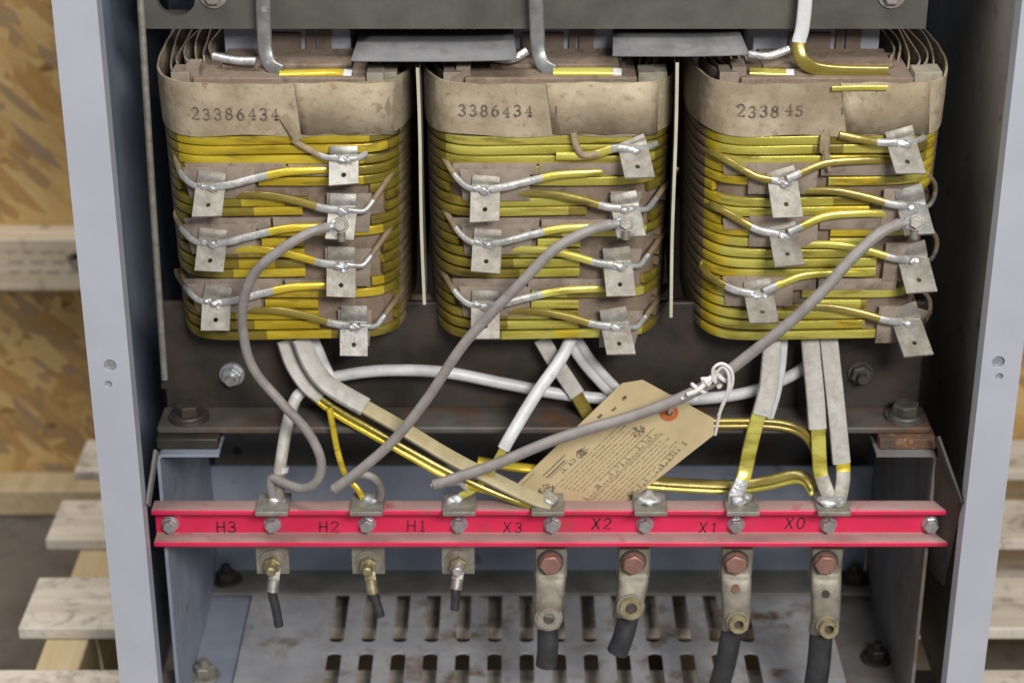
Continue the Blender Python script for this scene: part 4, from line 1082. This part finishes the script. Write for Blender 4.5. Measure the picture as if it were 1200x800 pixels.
# ================================================================== PAPER TAG AND STRING
poly = [(606, 567), (729, 449), (753, 445), (836, 490), (837, 509), (735, 589), (700, 625)]
def tagY(px, py): return .0545 + (py - 445) * .00001
tp = [P(x, y, tagY(x, y)) for x, y in poly]
# plane fit: use three points
A, Bp, Dp = tp[0], tp[1], tp[3]
Nn = (Bp - A).cross(Dp - A).normalized()
if Nn.y > 0: Nn = -Nn
def onplane(px, py, off=0.0):
    d = (P(px, py, .05) - CAM).normalized()
    t = (A - CAM).dot(Nn) / d.dot(Nn)
    return CAM + d * t + Nn * off
tagr = thing('paper_tag', onplane(784, 483), 'tan paper tag full of small print, tied to the grey cable', 'tag')
b = MB(); hole = (784, 483)
b.prism([onplane(x, y) for x, y in poly], -Nn * .0005); b.build('card', 'tag_card', tagr, smooth=0)
s = MB(); hc = onplane(*hole); s.ring(hc + Nn * .0003, hc + Nn * .0008, .0070, .0024, 28, 0); s.cyl(hc + Nn * .0002, hc + Nn * .0004, .0025, .0025, 16, 1); s.build('eyelet', ['tag_ring', 'dark_steel'], tagr, smooth=0)
# printing: u along the long edge, w across
O2 = Vector((606, 567)); UU = Vector((124, -118)).normalized(); WW = Vector((83, 45)).normalized()
def tpix(u, w): q_ = O2 + UU * u + WW * w; return (q_.x, q_.y)
def inside(u, w):
    x, y = tpix(u, w)
    return y < 592 and 4 < w < 112 and u < 172 - max(0, abs(w - 60) - 36) * 1.1
rnd = random.Random(11)
def dash(mb, u0, u1, w0, th, mi=0):
    if not (inside(u0, w0) and inside(u1, w0 + th)): return
    pts = [tpix(u0, w0), tpix(u1, w0), tpix(u1, w0 + th), tpix(u0, w0 + th)]
    mb.add([onplane(x, y, .00025) for x, y in pts], [(0, 1, 2, 3)], mi)
b = MB()
def textline(w, u0, u1, th=1.3, mi=0, gap=(1.2, 2.2), word=(2.5, 8)):
    u = u0
    while u < u1:
        l = rnd.uniform(*word); 
        # break the word into letter-like specks
        v = u
        while v < u + l:
            k = rnd.uniform(.7, 1.5); dash(b, v, min(v + k, u1), w + rnd.uniform(-.1, .25), th * rnd.uniform(.55, 1.05), mi); v += k + rnd.uniform(.1, .55)
        u += l + rnd.uniform(*gap)
for i in range(7): textline(34 + i * 4.6, 20 + i * 1.5, 128 - (i % 3) * 4)
for i in range(6): textline(78 + i * 4.6, 16, 138 - (i % 2) * 6)
for i in range(2): textline(109 + i * 4, 30, 120)
b.build('small_print', ['tag_ink'], tagr, smooth=0)
b = MB()
def glyphs(w, u0, n, h=6.5, pitch=5.2):
    for k in range(n):
        if rnd.random() < .14: continue
        u = u0 + k * pitch
        for _ in range(rnd.choice((2, 3, 3))):
            a = rnd.choice((0, 1, 2))
            if a == 0: dash(b, u + rnd.uniform(0, 2.6), u + rnd.uniform(2.8, 3.6), w + rnd.choice((0, h * .45, h - 1)), .9)
            elif a == 1:
                uu = u + rnd.choice((0, 1.4, 3)); dash(b, uu, uu + .9, w, h)
            else: dash(b, u, u + 3.4, w + h - 1, 1)
glyphs(67.5, 24, 22); glyphs(103, 52, 18, 5.5); glyphs(24, 34, 11, 5.2, 4.3)
for (u0, u1, w0, th) in ((52, 142, 66, .7), (20, 140, 76, .6), (24, 60, 14, 1.2), (24, 54, 18.5, 1.6), (-2, 22, 4.2, .7), (26, 54, 22, .7)): dash(b, u0, u1, w0, th)
# small dark emblem patches
for (uc, wc, ru, rw, n_) in ((10, 30, 8.5, 9, 60), (128, 55, 8, 6, 46), (70, 26, 6, 6, 40)):
    for _ in range(n_):
        a = rnd.uniform(0, 6.28); rr_ = math.sqrt(rnd.random()); u = uc + ru * rr_ * math.cos(a); w = wc + rw * rr_ * math.sin(a)
        dash(b, u, u + rnd.uniform(1, 2.4), w, rnd.uniform(.7, 1.5))
for (u, w) in ((158, 12), (156, 13), (100, 6), (112, 9.5), (122, 8), (138, 14)): 
    for k in range(4): dash(b, u + k * 1.7 - 3, u + k * 1.7 - 1.6, w + rnd.uniform(-.5, .5), rnd.uniform(2, 3.6))
b.build('heading_print', ['tag_ink_dark'], tagr, smooth=0)
# string
sr = thing('tag_string', P(838, 445, .0), 'white string knotted round the grey cable, two loose tails hanging', 'string')
b = MB()
def coilround(c, axis, rr, turns, adv, ph=0):
    axis = axis.normalized(); a = Vector((0, 0, 1)); a = (a - axis * a.dot(axis)).normalized(); d = axis.cross(a)
    return [c + axis * adv * (i / (turns * 10)) + (a * math.cos(ph + i * .628) + d * math.sin(ph + i * .628)) * rr for i in range(int(turns * 10) + 1)]
ax = P(880, 414, .006) - P(840, 444, .006)
ca_ = P(810, 461, .0075); cb_ = P(838, 446, .006); 
b.tube(coilround(ca_, ax, .0050, 1.1, .010, 2.6), .0015, 7, n=2); b.tube(coilround(cb_, ax, .0052, 1.3, .009, 2.4), .0017, 7, n=2)
b.tube([P(806, 462, .002), P(816, 458, .0), P(826, 450, -.0005), P(832, 443, -.001), P(842, 438, -.002)], .0018, 7)
for dx_, pts in ((0, [(836, 446, -.002), (836, 432, -.004), (846, 426, -.006), (857, 434, -.006), (858, 450, -.004), (850, 468, .0), (842, 486, .004)]), (0, [(838, 448, -.001), (840, 436, -.003), (848, 430, -.005), (854, 440, -.005), (853, 458, -.003), (845, 478, .002), (841, 495, .006), (838, 509, .010)])):
    b.tube([P(*a) for a in pts], .00125, 7)
b.tube([P(800, 466, .004), P(792, 474, .02), P(786, 481, .044), onplane(784, 483, .001)], .0012, 7)
b.build('twine', 'string', sr, smooth=60)
b = MB(); b.blob(P(829, 446, -.0005), .0032, amp=.3, squash=(1.3, 1, 1), seed=3); b.build('knot', 'string', sr, smooth=80)

# ================================================================== LIGHT, WORLD, CAMERA
w = bpy.data.worlds.new('World'); scn.world = w; w.use_nodes = True
bg = w.node_tree.nodes['Background']; bg.inputs[0].default_value = (.80, .88, 1.0, 1); bg.inputs[1].default_value = .31
def area(name, loc, aim, sx_, sy_, e, col):
    l = bpy.data.lights.new(name, 'AREA'); l.shape = 'RECTANGLE'; l.size = sx_; l.size_y = sy_; l.energy = e; l.color = col
    o = bpy.data.objects.new(name, l); COL.objects.link(o); o.location = loc
    o.rotation_euler = (Vector(aim) - Vector(loc)).to_track_quat('-Z', 'Y').to_euler()
area('ceiling_lamp', (.85, -2.5, 1.75), (.0, .1, -.05), 1.0, .6, 96, (1, .97, .92))
area('far_ceiling_lamp', (-1.0, -.5, 2.6), (-.2, .5, -.2), 1.6, .8, 49, (1, .96, .90))
cam = bpy.data.cameras.new('camera'); co = bpy.data.objects.new('camera', cam); COL.objects.link(co)
co.location = CAM; co.rotation_euler = (R(90) - PITCH, 0, 0)
cam.sensor_width = 36; cam.lens = FPX / 1200 * 36; cam.clip_end = 100; cam.clip_start = .05
cam.dof.use_dof = True; cam.dof.focus_distance = 1.40; cam.dof.aperture_fstop = 6.3
scn.camera = co
scn.view_settings.view_transform = 'Standard'; scn.view_settings.look = 'None'; scn.view_settings.exposure = 0; scn.view_settings.gamma = 1
